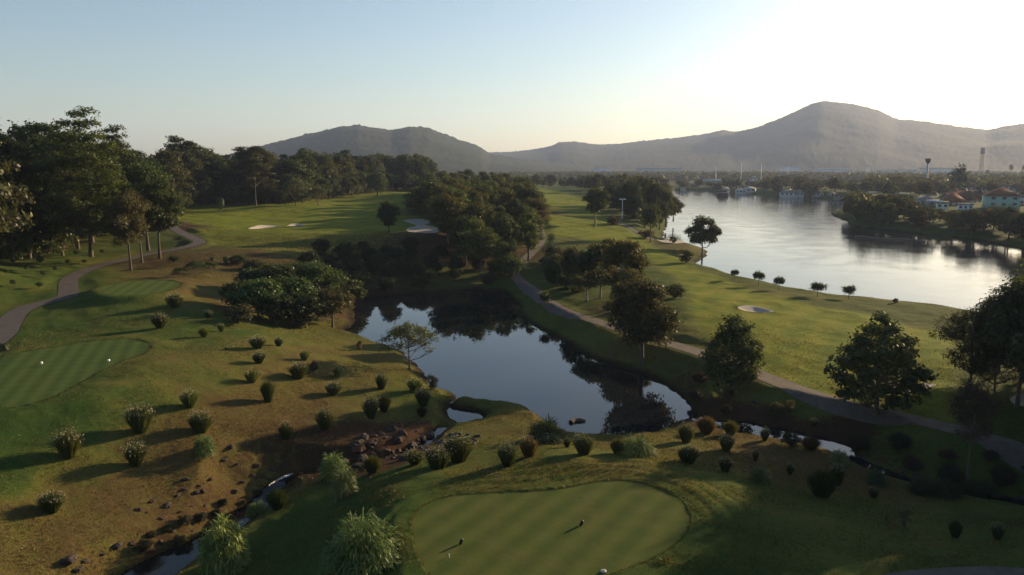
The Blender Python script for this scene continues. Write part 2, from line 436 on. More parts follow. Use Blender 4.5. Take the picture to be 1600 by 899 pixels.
def m_leaf(name, trans=.36, tip=(1.25, 1.15, .8)):
    t = NT(name)
    oi = t.n("ShaderNodeObjectInfo")
    v = t.attr('v')
    c = t.mix(1.0, oi.outputs['Color'], t.ramp(v, [(0, (.55, .58, .6)), (.5, (1, 1, 1)), (1, (1.55, 1.5, 1.2))]), 'MULTIPLY')
    rnd = t.ramp(oi.outputs['Random'], [(0, (.8, .88, .9)), (.5, (1, 1, 1)), (1, (1.2, 1.08, .95))])
    c = t.mix(1.0, c, rnd, 'MULTIPLY')
    d = t.n("ShaderNodeBsdfDiffuse", {'Color': c}).outputs[0]
    tc = t.mix(1.0, c, tip + (0,) if False else tip, 'MULTIPLY')
    tr = t.n("ShaderNodeBsdfTranslucent", {'Color': tc}).outputs[0]
    g = t.n("ShaderNodeBsdfGlossy", {'Color': (.8, .8, .8, 1), 'Roughness': .45}).outputs[0]
    m1 = t.n("ShaderNodeMixShader", {0: trans, 1: d, 2: tr}).outputs[0]
    m2 = t.n("ShaderNodeMixShader", {0: .02, 1: m1, 2: g}).outputs[0]
    t.t.links.new(m2, t.out.inputs[0])
    return t.m

def m_bark(name, c1, c2):
    t = NT(name)
    tc = t.n("ShaderNodeTexCoord").outputs['Object']
    mp = t.n("ShaderNodeMapping", {'Vector': tc, 'Scale': (4, 4, .8)}).outputs[0]
    n = t.noise(2.2, 6, .7, mp)
    return t.done(t.ramp(n, [(.3, c1), (.7, c2)]), .95, t.bump(n, .6, .05), .15)

M = {}
M['ground'] = m_ground()
M['teeA'] = m_tee("tee_turf", .55, 1.9, (.052, .082, .018), (.105, .130, .032), .45)
M['teeB'] = m_tee("tee_turf_left", -.35, 1.6, (.038, .076, .018), (.085, .125, .034), .3)
M['teeC'] = m_tee("tee_turf_upper", -.2, 1.9, (.05, .088, .02), (.10, .14, .036), .2)
M['path'] = m_path("asphalt_path", (.070, .061, .058))
M['path2'] = m_path("worn_path", (.098, .079, .067))
M['kerb'] = plain("concrete_kerb", (.10, .09, .085), .9, .3, 2)
M['sand'] = plain("bunker_sand", (.32, .28, .235), .95, .12, 1.2)
M['pond'] = m_water("pond_water", (.008, .010, .012), .015, 1.2, .012)
M['lake'] = m_water("lake_water", (.02, .024, .028), .07, .8, .24, 2.2)
M['stream'] = m_water("stream_water", (.010, .011, .010), .04, 2.5, .10)
M['leaf'] = m_leaf("tree_leaves")
M['blade'] = m_leaf("grass_blades", .3)
M['bark'] = m_bark("bark", (.05, .04, .03), (.14, .115, .09))
M['barkpale'] = m_bark("pale_bark", (.16, .13, .10), (.34, .29, .23))
M['flower'] = plain("seed_heads", (.42, .37, .25), .9, .3, 5)
M['rock'] = plain("dark_stone", (.034, .026, .022), .85, .5, 1.8, .3, .8)
M['rockred'] = plain("red_stone", (.062, .034, .024), .9, .45, 1.5, .2, .8)
M['wood'] = plain("dead_wood", (.13, .10, .075), .9, .35, 4)
M['white'] = plain("white_plastic", (.8, .8, .78), .5, .05, 5)
M['black'] = plain("black_plastic", (.02, .02, .022), .5, .2, 5)
M['metal'] = plain("galvanised_metal", (.38, .38, .37), .5, .15, 5)
M['foam'] = plain("white_water_foam", (.62, .62, .64), .5, .25, 6, .5, .8)

def m_hill():
    t = NT("hill_forest"); p = t.pos()
    n1 = t.noise(.006, 6, .6, p); n2 = t.noise(.05, 4, .7, p)
    c = t.ramp(t.math('ADD', t.math('MULTIPLY', n1, .7), t.math('MULTIPLY', n2, .3)), [(.3, (.008, .014, .009)), (.5, (.018, .026, .013)), (.7, (.045, .045, .024))])
    return t.done(c, .95, t.bump(n2, .3, 6), .05)
M['hill'] = m_hill()

# ------------------------------------------------------------------ ground sheet
DRY = [(640,800,.35),(860,790,.3),(1060,830,.2),(750,740,.5),(860,725,.42),(960,735,.62),(1060,735,.6),(560,775,.25),(600,745,.2),(520,830,.25),(480,850,.25),(540,790,.2),(1180,720,.95),(1270,725,.95),(1120,700,.85),(1040,700,.7),
 (1180,770,.5),(1130,850,.2),(1250,850,.35),(1380,830,.4),(1500,860,.35),(1600,850,.35),(1300,800,.4),(100,590,.15),(200,590,.5),(250,560,.6),(300,540,.4),(330,600,.5),(200,620,.35),(100,660,.15),(0,680,.1),(0,740,.15),
 (200,700,.7),(330,680,.85),(300,740,.9),(100,760,.75),(200,790,.85),(80,830,.85),(0,830,.8),(420,660,.95),(400,610,.9),(500,640,.9),(480,590,.85),(560,600,.8),(620,600,.65),(430,540,.75),(440,575,.85),(530,580,.85),(370,640,.9),(560,640,.75),(350,520,.4),(540,560,.75),(600,640,.6),(640,620,.4),
 (200,500,.3),(100,510,.2),(160,475,.35),(250,490,.4),(330,470,.75),(360,450,.8),(290,430,.75),(330,410,.8),(240,420,.75),(100,430,.35),(30,450,.35),(60,400,.3),(200,385,.3),(400,400,.8),(450,400,.75),(350,385,.6),
 (300,350,.3),(400,370,.35),(500,350,.4),(600,340,.35),(620,372,.45),(560,380,.6),(700,420,.3),(600,440,.3),(800,450,.35),(620,303,.35),(660,300,.4),(500,315,.4),(1325,340,.35),(1060,296,.35),(870,480,.5),(930,530,.65),(1000,560,.6),(960,550,.8),(880,500,.4),(820,490,.35),
 (870,350,.4),(950,370,.55),(850,320,.4),(1020,420,.45),(1000,380,.6),(1100,480,.45),(1200,500,.45),(1300,560,.45),(1400,500,.4),(1440,600,.4),(1150,600,.5),(1250,630,.45),(1100,570,.5),(1400,670,.35),(1500,720,.3),
 (1400,340,.2),(1550,330,.2),(1480,345,.2),(1590,350,.2),(1100,290,.4),(740,640,.6),(800,650,.7),(780,632,.6)]
SOIL = [(580,690,.95),(540,700,.9),(620,680,.85),(500,690,.75),(520,725,.9),(600,720,.8),(450,720,.62),(400,740,.5),(660,690,.8),(740,680,.3),(780,640,0),(740,635,.0),(800,660,.1),(700,640,.1),(350,760,.4),(280,790,.45),(240,850,.55),(150,880,.4),(330,800,.55),(200,800,.15),(150,840,.2),(420,770,.6),
 (300,700,.08),(200,760,.08),(100,800,.12),(60,850,.12),(450,640,.05),(600,640,.3),(700,730,.05),(860,760,0),(600,770,.15),(1000,760,0),(1180,720,.1),(1300,740,.05),(1290,715,.3),(1350,720,.5),(1400,740,.5),(1500,770,.4),(1380,790,0),(1500,810,0),(1250,780,0),(1440,690,.2),(1550,730,.2),(600,800,0),(480,800,.1),(900,710,.0),(1000,730,0),(1130,745,.05),(500,850,0),(470,830,0),(560,790,0),(520,800,0),(440,860,.1),(1200,660,.85),(1120,640,.8),(1300,690,.85),
 (1150,610,.25),(1000,580,.4),(900,530,.3),(1060,610,.6),(1420,700,.5),(1400,850,.05),(1550,850,.05),(1590,770,.3),(100,600,0),(200,500,0),(330,540,.05),(400,420,.62),(300,420,.5),(230,415,.6),(270,400,.55),(460,400,.55),(350,440,.4),(380,480,.3),
 (450,350,0),(620,302,0),(660,300,.1),(500,316,0),(560,308,0),(1325,338,.1),(1310,332,.1),(1055,296,.2),(1200,302,.3),(600,350,0),(350,330,.0),(100,430,.1),(120,400,.35),(40,380,.6),(0,350,.9),(200,350,.8),(200,375,.45),(300,310,.9),(450,305,.9),(600,295,.6),(600,430,.6),(700,430,.5),(520,440,.7),(450,470,.7),(740,390,.8),(750,330,.8),
 (870,350,0),(900,430,.3),(950,460,.2),(970,480,.55),(870,470,.1),(1000,340,.4),(930,380,.1),(1000,420,.2),(1100,480,0),(1300,550,0),(1400,600,0),(1250,620,.05),(1450,330,.2),(1100,290,.4),(1500,350,.2),(1590,345,.2),(1090,400,.5),(1450,490,.35),(1350,475,.4)]
FAIR_L = [(285,330),(400,326),(500,316),(600,301),(650,303),(652,340),(700,372),(690,385),(600,381),(520,386),(430,386),(340,378),(292,362),(262,345)]
FAIR_R = [(836,305),(880,310),(920,325),(960,352),(985,366),(1040,390),(1080,412),(1190,448),(1300,470),(1380,480),(1490,500),(1500,645),(1400,636),(1300,612),(1200,573),(1130,543),(1085,500),(1060,440),(1010,400),(960,388),(900,380),(850,380),(835,350)]
FAIR = [(450,355),(360,352),(560,345),(620,330),(600,365),(480,372),(300,355),(870,345),(860,320),(900,370),(1000,405),(1060,430),(1100,470),(1150,470),(1200,500),(1300,530),(1400,520),(1420,570),(1250,560),(1160,540),(1330,500)]
_GC = {}
def gpt(u, v):
    if (u, v) not in _GC:
        x, y, z = ground(u, v); _GC[(u, v)] = (x, y)
    return _GC[(u, v)]
def idw(pts, az, lr, pw=2.0):
    num = np.zeros(az.shape); den = np.zeros(az.shape) + 1e-9
    for u, v, val in pts:
        a, b = gpt(u, v)
        d2 = (az - math.atan2(a, b)) ** 2 + (lr - math.log(math.hypot(a, b))) ** 2 + 2e-4
        w = 1 / d2 ** pw
        num += w * val; den += w
    return num / den

def build_ground():
    a0 = np.radians(np.linspace(-46, 46, 960))
    side = np.radians(np.linspace(46, 314, 70))[1:-1]
    az = np.r_[a0, side]
    R = np.r_[np.linspace(1, 32, 26)[:-1], np.exp(np.linspace(math.log(32), math.log(480), 640))[:-1],
              np.exp(np.linspace(math.log(480), math.log(1500), 130))[:-1], np.exp(np.linspace(math.log(1500), math.log(8900), 40))]
    A, RR = np.meshgrid(az, R)
    X = (np.sin(A) * RR); Y = (np.cos(A) * RR)
    Z = land(X.ravel(), Y.ravel()).reshape(X.shape)
    na, nr = len(az), len(R)
    V = np.c_[X.ravel(), Y.ravel(), Z.ravel()]
    V = np.r_[V, [[0, 0, float(Z[0].mean())]]]
    i = np.arange(nr - 1)[:, None] * na; j = np.arange(na)[None]; j2 = (j + 1) % na
    Q = np.stack([i + j, i + j2, i + na + j2, i + na + j], -1).reshape(-1, 4)[:, ::-1]
    T = np.c_[np.arange(na), np.full(na, len(V) - 1), (np.arange(na) + 1) % na][:, ::-1]
    T = T[:, ::-1]
    x = V[:, 0]; y = V[:, 1]; r = np.hypot(x, y) + 1e-6
    azv = np.clip(np.arctan2(x, y), -.75, .75); lr = np.log(np.clip(r, 32, 1100))
    dry = idw(DRY, azv, lr); soil = idw(SOIL, azv, lr)
    fair = np.zeros(len(x))
    for PL, zl in ((FAIR_L, 8), (FAIR_R, 3.5)):
        Q2 = [(math.atan2(*at(u, v, zl)), math.log(math.hypot(*at(u, v, zl)))) for u, v in PL]
        fair = np.maximum(fair, 1 - sstep(-.012, .012, sdf(azv, lr, Q2, .2) + .02 * vnoise(x, y, 9, 8)))
    shore = np.clip(np.minimum(sdf(x, y, POND, 6), sdf(x, y, LAKE, 6)) / 3.0, 0, 1)
    far = sstep(1000, 1400, r); dry = dry * (1 - far) + .4 * far; soil = soil * (1 - far) + .4 * far
    me = mesh_np("ground", V, [Q, T], [M['ground']], True, attrs={'dry': ('POINT', dry), 'soil': ('POINT', soil), 'fair': ('POINT', fair), 'shore': ('POINT', shore)})
    tag(link("ground", me), kind='structure')
build_ground()

def fan_sheet(name, P, z=None, mat=None, rings=14, lift=.02, kind='structure', center=None):
    """a draped sheet over a star-shaped outline"""
    P = np.array(P); c = P.mean(0) if center is None else np.array(center)
    n = len(P); V = [[c[0], c[1]]]
    for k in range(1, rings + 1):
        V += list(c + (P - c) * (k / rings))
    V = np.array(V)
    zz = land(V[:, 0], V[:, 1], False, False) + lift if z is None else np.full(len(V), z)
    V = np.c_[V, zz]
    tri = [[0, 1 + i, 1 + (i + 1) % n] for i in range(n)]
    q = [[1 + (k - 1) * n + i, 1 + k * n + i, 1 + k * n + (i + 1) % n, 1 + (k - 1) * n + (i + 1) % n] for k in range(1, rings) for i in range(n)]
    me = mesh_np(name, V, [np.array(tri), np.array(q)], [mat], True)
    # make all faces look up
    import bmesh
    bm = bmesh.new(); bm.from_mesh(me); bm.normal_update()
    fl = [f for f in bm.faces if f.normal.z < 0]
    if fl: bmesh.ops.reverse_faces(bm, faces=fl)
    bm.to_mesh(me); bm.free()
    return tag(link(name, me), kind=kind)
for nm, P, m in (("tee_turf", TEE_A, 'teeA'), ("tee_turf", TEE_B, 'teeB'), ("tee_turf", TEE_C, 'teeC')):
    fan_sheet(nm, P, None, M[m], 18, -.05)
for P, dep in BUNKERS:
    fan_sheet("sand_ground", P, None, M['sand'], 8, .03)

def ribbon(name, L, mat, lift, half=None, level=None, nc=7, kind='structure'):
    P = spline([tuple(p) for p in L], 3)
    V = []; n = len(P)
    for i, p in enumerate(P):
        q0 = P[max(i - 1, 0)]; q1 = P[min(i + 1, n - 1)]
        dx, dy = q1[0] - q0[0], q1[1] - q0[1]; l = math.hypot(dx, dy) + 1e-9
        nx, ny = -dy / l, dx / l
        w = p[3] * .5 + (half or 0)
        for k in range(nc):
            s = (k / (nc - 1) * 2 - 1) * w
            V.append((p[0] + nx * s, p[1] + ny * s, p[2]))
    V = np.array(V)
    if level is None: V[:, 2] = land(V[:, 0], V[:, 1], False, False) + lift
    else: V[:, 2] += level
    q = [[i * nc + k, (i + 1) * nc + k, (i + 1) * nc + k + 1, i * nc + k + 1] for i in range(n - 1) for k in range(nc - 1)]
    return tag(link(name, mesh_np(name, V, np.array(q)[:, ::-1], [mat], True)), kind=kind)
ribbon("path", PATH_L, M['path'], .035)
ribbon("path", PATH_R, M['path2'], .035)
ribbon("path", PATH_S, M['path2'], .02)
ribbon("road", ROAD_B, M['path'], .04)
ribbon("stream_water", STREAM_L, M['stream'], 0, .9, 0.0, 5)
ribbon("stream_water", STREAM_R, M['pond'], 0, .8, -.004, 5)

def water_sheet(name, P, mat, z, grow):
    me = bpy.data.meshes.new(name)
    A = np.array(P); n = len(A)
    # grow outwards by moving along vertex normals
    area = 0.5 * np.sum(A[:, 0] * np.roll(A[:, 1], -1) - np.roll(A[:, 0], -1) * A[:, 1])
    t = np.roll(A, -1, 0) - np.roll(A, 1, 0); t /= np.linalg.norm(t, axis=1)[:, None] + 1e-9
    nrm = np.c_[t[:, 1], -t[:, 0]] * (1 if area > 0 else -1)
    B = A + nrm * grow
    if area < 0: B = B[::-1]
    me.from_pydata([(a, b, z) for a, b in B], [], [list(range(n))])
    import bmesh
    bm = bmesh.new(); bm.from_mesh(me)
    bmesh.ops.triangulate(bm, faces=bm.faces[:])
    bm.normal_update()
    fl = [f for f in bm.faces if f.normal.z < 0]
    if fl: bmesh.ops.reverse_faces(bm, faces=fl)
    bm.to_mesh(me); bm.free()
    me.materials.append(mat)
    return tag(link(name, me), kind='structure')
water_sheet("pond_water", POND, M['pond'], 0, .8)
water_sheet("lake_water", LAKE, M['lake'], 0, 1.3)

# ------------------------------------------------------------------ hills far behind
def hills(name, prof, dist, depth, seed, front, rel=1.0):
    us = np.array([p[0] for p in prof], float); vs = np.array([p[1] for p in prof], float)
    cols = 1000; rows = 120
    U = np.linspace(us[0], us[-1], cols)
    # smooth profile
    Vp = np.interp(U, us, vs)
    kern = np.hanning(13); kern /= kern.sum()
    Vp = np.convolve(np.pad(Vp, 6, 'edge'), kern, 'valid')
    az = np.arctan((U - 800) / (F * math.cos(PITCH)))
    e = np.array([ -PITCH - math.atan((v - 449.5) / F) for v in Vp])
    # exact elevation of the sight line at this column
    b = -(Vp - 449.5) / F; a = (U - 800) / F
    dy = math.cos(PITCH) + b * math.sin(PITCH); dz = -math.sin(PITCH) + b * math.cos(PITCH)
    az = np.arctan2(a, dy); slope = dz / np.hypot(a, dy)
    T = np.linspace(-1, 1, rows)
    A, TT = np.meshgrid(az, T)
    R = np.where(TT < 0, dist + TT * front, dist + TT * depth)
    top = np.maximum(CAM_Z + slope * dist, 8)[None]
    X = np.sin(A) * R; Y = np.cos(A) * R
    cs = np.where(TT < 0, 1 - np.abs(TT) ** 1.15, 1 - np.abs(TT) ** 1.5)
    rid = rel * vnoise(X + Y * .3, Y * .3, 430, seed) * .8 + rel * vnoise(X - .2 * Y, Y * .4, 190, seed + 1) * .45 + rel * vnoise(X, Y * .6, 80, seed + 2) * .2
    Z = top * np.clip(cs + rid * .55 * np.clip(np.abs(TT) * 2.2, 0, 1) * (1 - np.abs(TT) ** 3), 0, None)
    Z = np.minimum(Z, top * (1 + 0 * TT))
    Z += (8 * vnoise(X, Y, 11, seed + 4) + 16 * np.clip(vnoise(X, Y, 24, seed + 5) - .15, 0, 1)) * (Z > 12) * (.35 + .65 * np.exp(-(TT / .12) ** 2))
    Z -= 2
    i = np.arange(rows - 1)[:, None] * cols; j = np.arange(cols - 1)[None]
    Q = np.stack([i + j, i + j + 1, i + cols + j + 1, i + cols + j], -1).reshape(-1, 4)[:, ::-1]
    me = mesh_np(name, np.c_[X.ravel(), Y.ravel(), Z.ravel()], Q[:, ::-1], [M['hill']], True)
    tag(link(name, me), kind='structure')
hills("hills", [(250,252),(330,248),(380,236),(430,222),(470,212),(500,205),(530,198),(560,196),(590,200),(612,204),(640,198),(668,199),(700,212),(740,225),(752,230),(764,240),(800,246),(860,254),(940,262),(1000,266)], 3300, 1200, 3, 1500, .5)
hills("mountain", [(640,252),(700,243),(760,238),(800,237),(830,234),(858,229),(876,222),(900,221),(930,226),(960,225),(1000,221),(1050,216),(1100,210),(1128,203),(1150,206),(1190,197),(1230,180),(1268,162),(1285,158),(1312,160),(1340,164),(1372,172),(1400,186),(1450,190),(1500,198),(1545,203),(1570,197),(1600,193),(1680,184),(1760,196),(1900,215),(2100,245),(2300,258)], 5200, 2000, 8, 2300, .2)
# ------------------------------------------------------------------ plant meshes
def leaves(rs, C, Nrm, size, aspect=.55, jit=.6, fold=0.0):
    """rhombic leaves at C with normals near Nrm -> V, F"""
    n = len(C)
    N = Nrm + rs.normal(0, jit, (n, 3)); N /= np.linalg.norm(N, axis=1)[:, None] + 1e-9
    T = rs.normal(0, 1, (n, 3)); T -= N * (T * N).sum(1)[:, None]; T /= np.linalg.norm(T, axis=1)[:, None] + 1e-9
    B = np.cross(N, T)
    s = (size * rs.uniform(.6, 1.35, n))[:, None]
    V = np.empty((n, 4, 3))
    V[:, 0] = C - T * s; V[:, 1] = C + B * s * aspect + N * s * .12; V[:, 2] = C + T * s; V[:, 3] = C - B * s * aspect + N * s * .12
    return V.reshape(-1, 3), np.arange(n * 4).reshape(-1, 4)

def sphere_pts(rs, n, lo=.55):
    d = rs.normal(0, 1, (n, 3)); d /= np.linalg.norm(d, axis=1)[:, None] + 1e-9
    r = rs.uniform(lo ** 3, 1, n) ** (1 / 3)
    return d, r

def crown_mesh(name, seed, puffs, n, size, aspect=.55, mat='leaf', droop=0.0, jit=.65):
    """puffs: list of (cx, cy, cz, rx, rz)"""
    rs = np.random.RandomState(seed)
    P = np.array(puffs, float)
    wgt = P[:, 3] ** 2; wgt /= wgt.sum()
    k = rs.choice(len(P), n, p=wgt)
    # leaves gather in sprigs inside each puff
    ns = max(n // 7, 1)
    ks = rs.choice(len(P), ns, p=wgt)
    d, r = sphere_pts(rs, ns, .45)
    d[:, 2] = np.where(d[:, 2] < -.35, d[:, 2] * .4, d[:, 2])
    bumpy = 1 + .25 * rs.normal(0, 1, ns).clip(-1.5, 1.5) * .5
    SC = P[ks, :3] + d * (r * bumpy)[:, None] * np.c_[P[ks, 3], P[ks, 3], P[ks, 4]]
    q = rs.randint(0, ns, n)
    C = SC[q] + rs.normal(0, 1, (n, 3)) * size * 1.0
    C[:, 2] -= droop * np.abs(rs.normal(0, 1, n)) * size
    Nn = d[q] * .7 + np.array([0, 0, .8])
    V, Fc = leaves(rs, C, Nn, size, aspect, jit)
    v = np.clip(rs.normal(.5, .16, ns)[q] + rs.normal(0, .13, n), 0, 1)
    return mesh_np(name, V, Fc, [M[mat]], False, attrs={'v': ('FACE', v)})

def tube(path, radii, sides=6):
    """path of points with radii -> V, F"""
    P = np.array(path, float); n = len(P)
    V = []; Fq = []
    for i in range(n):
        t = P[min(i + 1, n - 1)] - P[max(i - 1, 0)]; t /= np.linalg.norm(t) + 1e-9
        a = np.cross(t, [0.3, 1, 0.1]); a /= np.linalg.norm(a) + 1e-9; b = np.cross(t, a)
        for k in range(sides):
            w = 2 * math.pi * k / sides
            V.append(P[i] + (a * math.cos(w) + b * math.sin(w)) * radii[i])
    for i in range(n - 1):
        for k in range(sides):
            Fq.append([i * sides + k, i * sides + (k + 1) % sides, (i + 1) * sides + (k + 1) % sides, (i + 1) * sides + k])
    return np.array(V), np.array(Fq)

def merge(parts):
    V = []; Fq = []; o = 0
    for v, f in parts:
        V.append(v); Fq.append(f + o); o += len(v)
    return np.concatenate(V), np.concatenate(Fq)

def trunk_mesh(name, seed, height, r0, puffs, mat='bark', lean=(0, 0), start=.35, sides=7, limbs=14, twigs=False, flare=1.5):
    rs = np.random.RandomState(seed)
    n = 9; ph = rs.rand() * 6
    def tp(t):
        return np.array([lean[0] * t + .03 * height * math.sin(t * 4 + ph) * t, lean[1] * t + .03 * height * math.cos(t * 3 + ph) * t, height * t])
    path = [tp(t) for t in np.linspace(0, 1, n)]
    path[0][2] = -.4
    rad = [r0 * (1 - .8 * t) * (flare if i == 0 else 1) for i, t in enumerate(np.linspace(0, 1, n))]
    parts = [tube(path, rad, sides)]
    P = sorted(puffs, key=lambda p: -p[3])[:limbs]
    for p in P:
        tz = max(min((p[2] - .45 * math.hypot(p[0], p[1]) - p[4] * .4) / height, .95), start * rs.uniform(.85, 1.15))
        a = tp(tz); c = np.array(p[:3])
        ra = r0 * (1 - .8 * tz) * .55
        m = (a + c) / 2 + np.array([0, 0, -.10 * np.linalg.norm(c - a)]) + rs.normal(0, .04, 3) * np.linalg.norm(c - a)
        pts = [a, a * .6 + m * .4 , m, m * .4 + c * .6, c]
        parts.append(tube(pts, [ra, ra * .85, ra * .65, ra * .42, ra * .15], 5))
        for q in range(3 if twigs else 1):
            e = c + rs.normal(0, .55, 3) * [p[3], p[3], p[4]]
            parts.append(tube([m, (m + e) / 2 + rs.normal(0, .05, 3), e], [ra * .4, ra * .25, ra * .06], 4))
    V, Fq = merge(parts)
    return mesh_np(name, V, Fq, [M[mat]], True)

def puffs_round(rs, h, w, base, n, pr, pz=.75, top=1.0, fill=.75):
    """puffs spread through an egg-shaped crown from base to h"""
    out = []
    cz = (h + base) / 2; hz = (h - base) / 2
    for i in range(n):
        d = rs.normal(0, 1, 3); d /= np.linalg.norm(d)
        r = rs.uniform(.04, 1) ** (1 / 3) * fill
        tt = d[2] * r
        k = 1 - (0.35 * max(tt, 0) * top)
        out.append((d[0] * r * w / 2 * k, d[1] * r * w / 2 * k, cz + tt * hz * 1.05, pr * rs.uniform(.7, 1.3), pr * pz * rs.uniform(.7, 1.2)))
    return out

def puffs_layer(rs, h, w, base, layers, pr, cone=.6):
    """tiers of spreading boughs, wide low and narrow high"""
    out = []
    for i in range(layers):
        t = i / (layers - 1)
        z = base + (h - base) * t
        R = w / 2 * max((1 - t ** 1.7) ** .65, .14) * (0.72 + .28 * min(1, t * 4)) * rs.uniform(.88, 1.08)
        m = max(3, int(2 * math.pi * R / (pr * 1.5)))
        ph = rs.rand() * 6
        for k in range(m):
            a = ph + 2 * math.pi * k / m + rs.normal(0, .2)
            rr = R * rs.uniform(.55, 1.0)
            out.append((math.cos(a) * rr, math.sin(a) * rr, z + rs.normal(0, .3) * pr - rr * .06, pr * rs.uniform(.75, 1.25), pr * .45 * rs.uniform(.7, 1.2)))
        if t > .3: out.append((rs.normal(0, .2), rs.normal(0, .2), z, pr * .8, pr * .6))
    return out

def puffs_umbrella(rs, h, w, base, n, pr):
    out = []
    for i in range(n):
        a = rs.rand() * 6.283; r = math.sqrt(rs.rand())
        z = h - pr * .5 - (h - base) * (.15 * rs.rand() + .45 * r * r) - (rs.rand() < .35) * (h - base) * .4 * rs.rand()
        out.append((math.cos(a) * r * w / 2 * .85, math.sin(a) * r * w / 2 * .85, z, pr * rs.uniform(.7, 1.3), pr * .42 * rs.uniform(.8, 1.2)))
    return out

# a kind = (crown mesh, trunk mesh, nominal height, nominal width)
KIND = {}
def kind(key, h, w, base, style, n, leaf, seed, pr, np_=40, r0=.3, mat='leaf', bark='bark', aspect=.55, start=.3, lean=(0, 0), twigs=False, droop=0, limbs=14, jit=.65, pz=.75, cone=.6, top=1.0):
    rs = np.random.RandomState(seed)
    if style == 'round': P = puffs_round(rs, h, w, base, np_, pr, pz, top)
    elif style == 'layer': P = puffs_layer(rs, h, w, base, np_, pr, cone)
    else: P = puffs_umbrella(rs, h, w, base, np_, pr)
    P = [(p[0] + lean[0] * p[2] / h, p[1] + lean[1] * p[2] / h) + tuple(p[2:]) for p in P]
    KIND[key] = (crown_mesh("crown", seed, P, n, leaf, aspect, mat, droop, jit), trunk_mesh("trunk", seed, h * .93, r0, P, bark, lean, start, twigs=twigs, limbs=limbs), h, w)
# near trees
kind('layered', 10, 10.5, 2.5, 'layer', 11500, .22, 11, .92, 9, .26, cone=.55, limbs=60)
kind('layered_b', 7.6, 8, 1.9, 'layer', 8500, .20, 12, .76, 8, .2, cone=.5, limbs=50)
kind('rounded', 12, 13, 1.4, 'round', 19000, .20, 13, 1.7, 60, .32, start=.1, limbs=22, top=1.2)
kind('airy', 7, 9, 2.0, 'umbrella', 5200, .15, 14, 1.05, 46, .15, aspect=.4, twigs=True, start=.22, limbs=40)
kind('shoretree', 12, 15, 2.4, 'round', 13000, .28, 15, 1.5, 46, .32, start=.2, twigs=True, limbs=26)
kind('sparse', 13, 10, 3, 'round', 12000, .16, 16, 1.2, 60, .2, aspect=.3, twigs=True, start=.2, limbs=40, top=.6)
kind('dense', 14, 13, 1.0, 'round', 16000, .24, 17, 1.9, 60, .35, start=.15, top=.8)
kind('clump', 13, 11, 2.6, 'umbrella', 8000, .26, 18, 1.5, 50, .28, start=.2, bark='barkpale', limbs=30)
kind('wispy', 12, 8, 3.0, 'round', 8500, .26, 19, 1.3, 34, .25, bark='barkpale', start=.3, limbs=26, aspect=.4)
kind('smallround', 3, 3.6, 1.25, 'round', 2200, .13, 20, .7, 22, .08, start=.2, limbs=12, twigs=True)
kind('smallround_b', 3.2, 3.0, 1.4, 'round', 1700, .13, 21, .6, 18, .07, start=.2, limbs=12)
# forest trees
FK = []
for i, (h, w, b, st, npf, pr, bk, lf, n) in enumerate([(20, 15, 2, 'round', 34, 2.8, 'bark', .30, 12000), (24, 14, 6, 'umbrella', 50, 2.4, 'bark', .30, 11000), (22, 13, 2, 'layer', 8, 2.2, 'bark', .28, 12500),
        (18, 16, 2, 'round', 40, 2.6, 'bark', .31, 11500), (25, 13, 3, 'round', 50, 2.0, 'bark', .27, 12500), (17, 17, 3, 'umbrella', 50, 2.6, 'bark', .31, 11500), (21, 15, 1.5, 'round', 50, 2.0, 'bark', .28, 12500), (15, 14, 1, 'round', 34, 2.2, 'bark', .28, 10500)]):
    kind('f%d' % i, h, w, b, st, n, lf, 40 + i, pr, npf, .42, bark=bk, limbs=16, start=.35, aspect=.6, cone=.75)
    FK.append('f%d' % i)
kind('roadside', 13, 8, 3.0, 'round', 21000, .145, 57, 1.15, 62, .2, bark='bark', start=.25, limbs=40, twigs=True, top=.5)
kind('hero', 32, 18, 7, 'layer', 30000, .26, 58, 2.0, 12, .32, bark='bark', limbs=60, start=.2)
kind('hero_b', 30, 18, 5, 'umbrella', 28000, .26, 59, 2.2, 70, .32, bark='bark', limbs=50, start=.2)
kind('bushy', 6, 8, .3, 'round', 7500, .20, 60, 1.3, 30, .2, start=.1, limbs=10, top=.5)
kind('bushy_b', 5, 7, .2, 'round', 7000, .19, 61, 1.1, 34, .18, start=.1, limbs=10, top=.8)
kind('canopy', 7.5, 10, 2.0, 'umbrella', 7000, .27, 62, 1.3, 50, .22, start=.2, limbs=24)
kind('canopy_b', 7, 9, 1.0, 'round', 6500, .26, 63, 1.3, 44, .22, start=.2, limbs=18, top=.5)
BIGK = []
# distant trees
for i, (h, w, b, st) in enumerate([(12, 12, .5, 'round'), (11, 15, .5, 'round'), (15, 10, 2, 'round')]):
    kind('d%d' % i, h, w, b, st, 1100, .72, 70 + i, 2.2, 18, .3, limbs=4, start=.3)

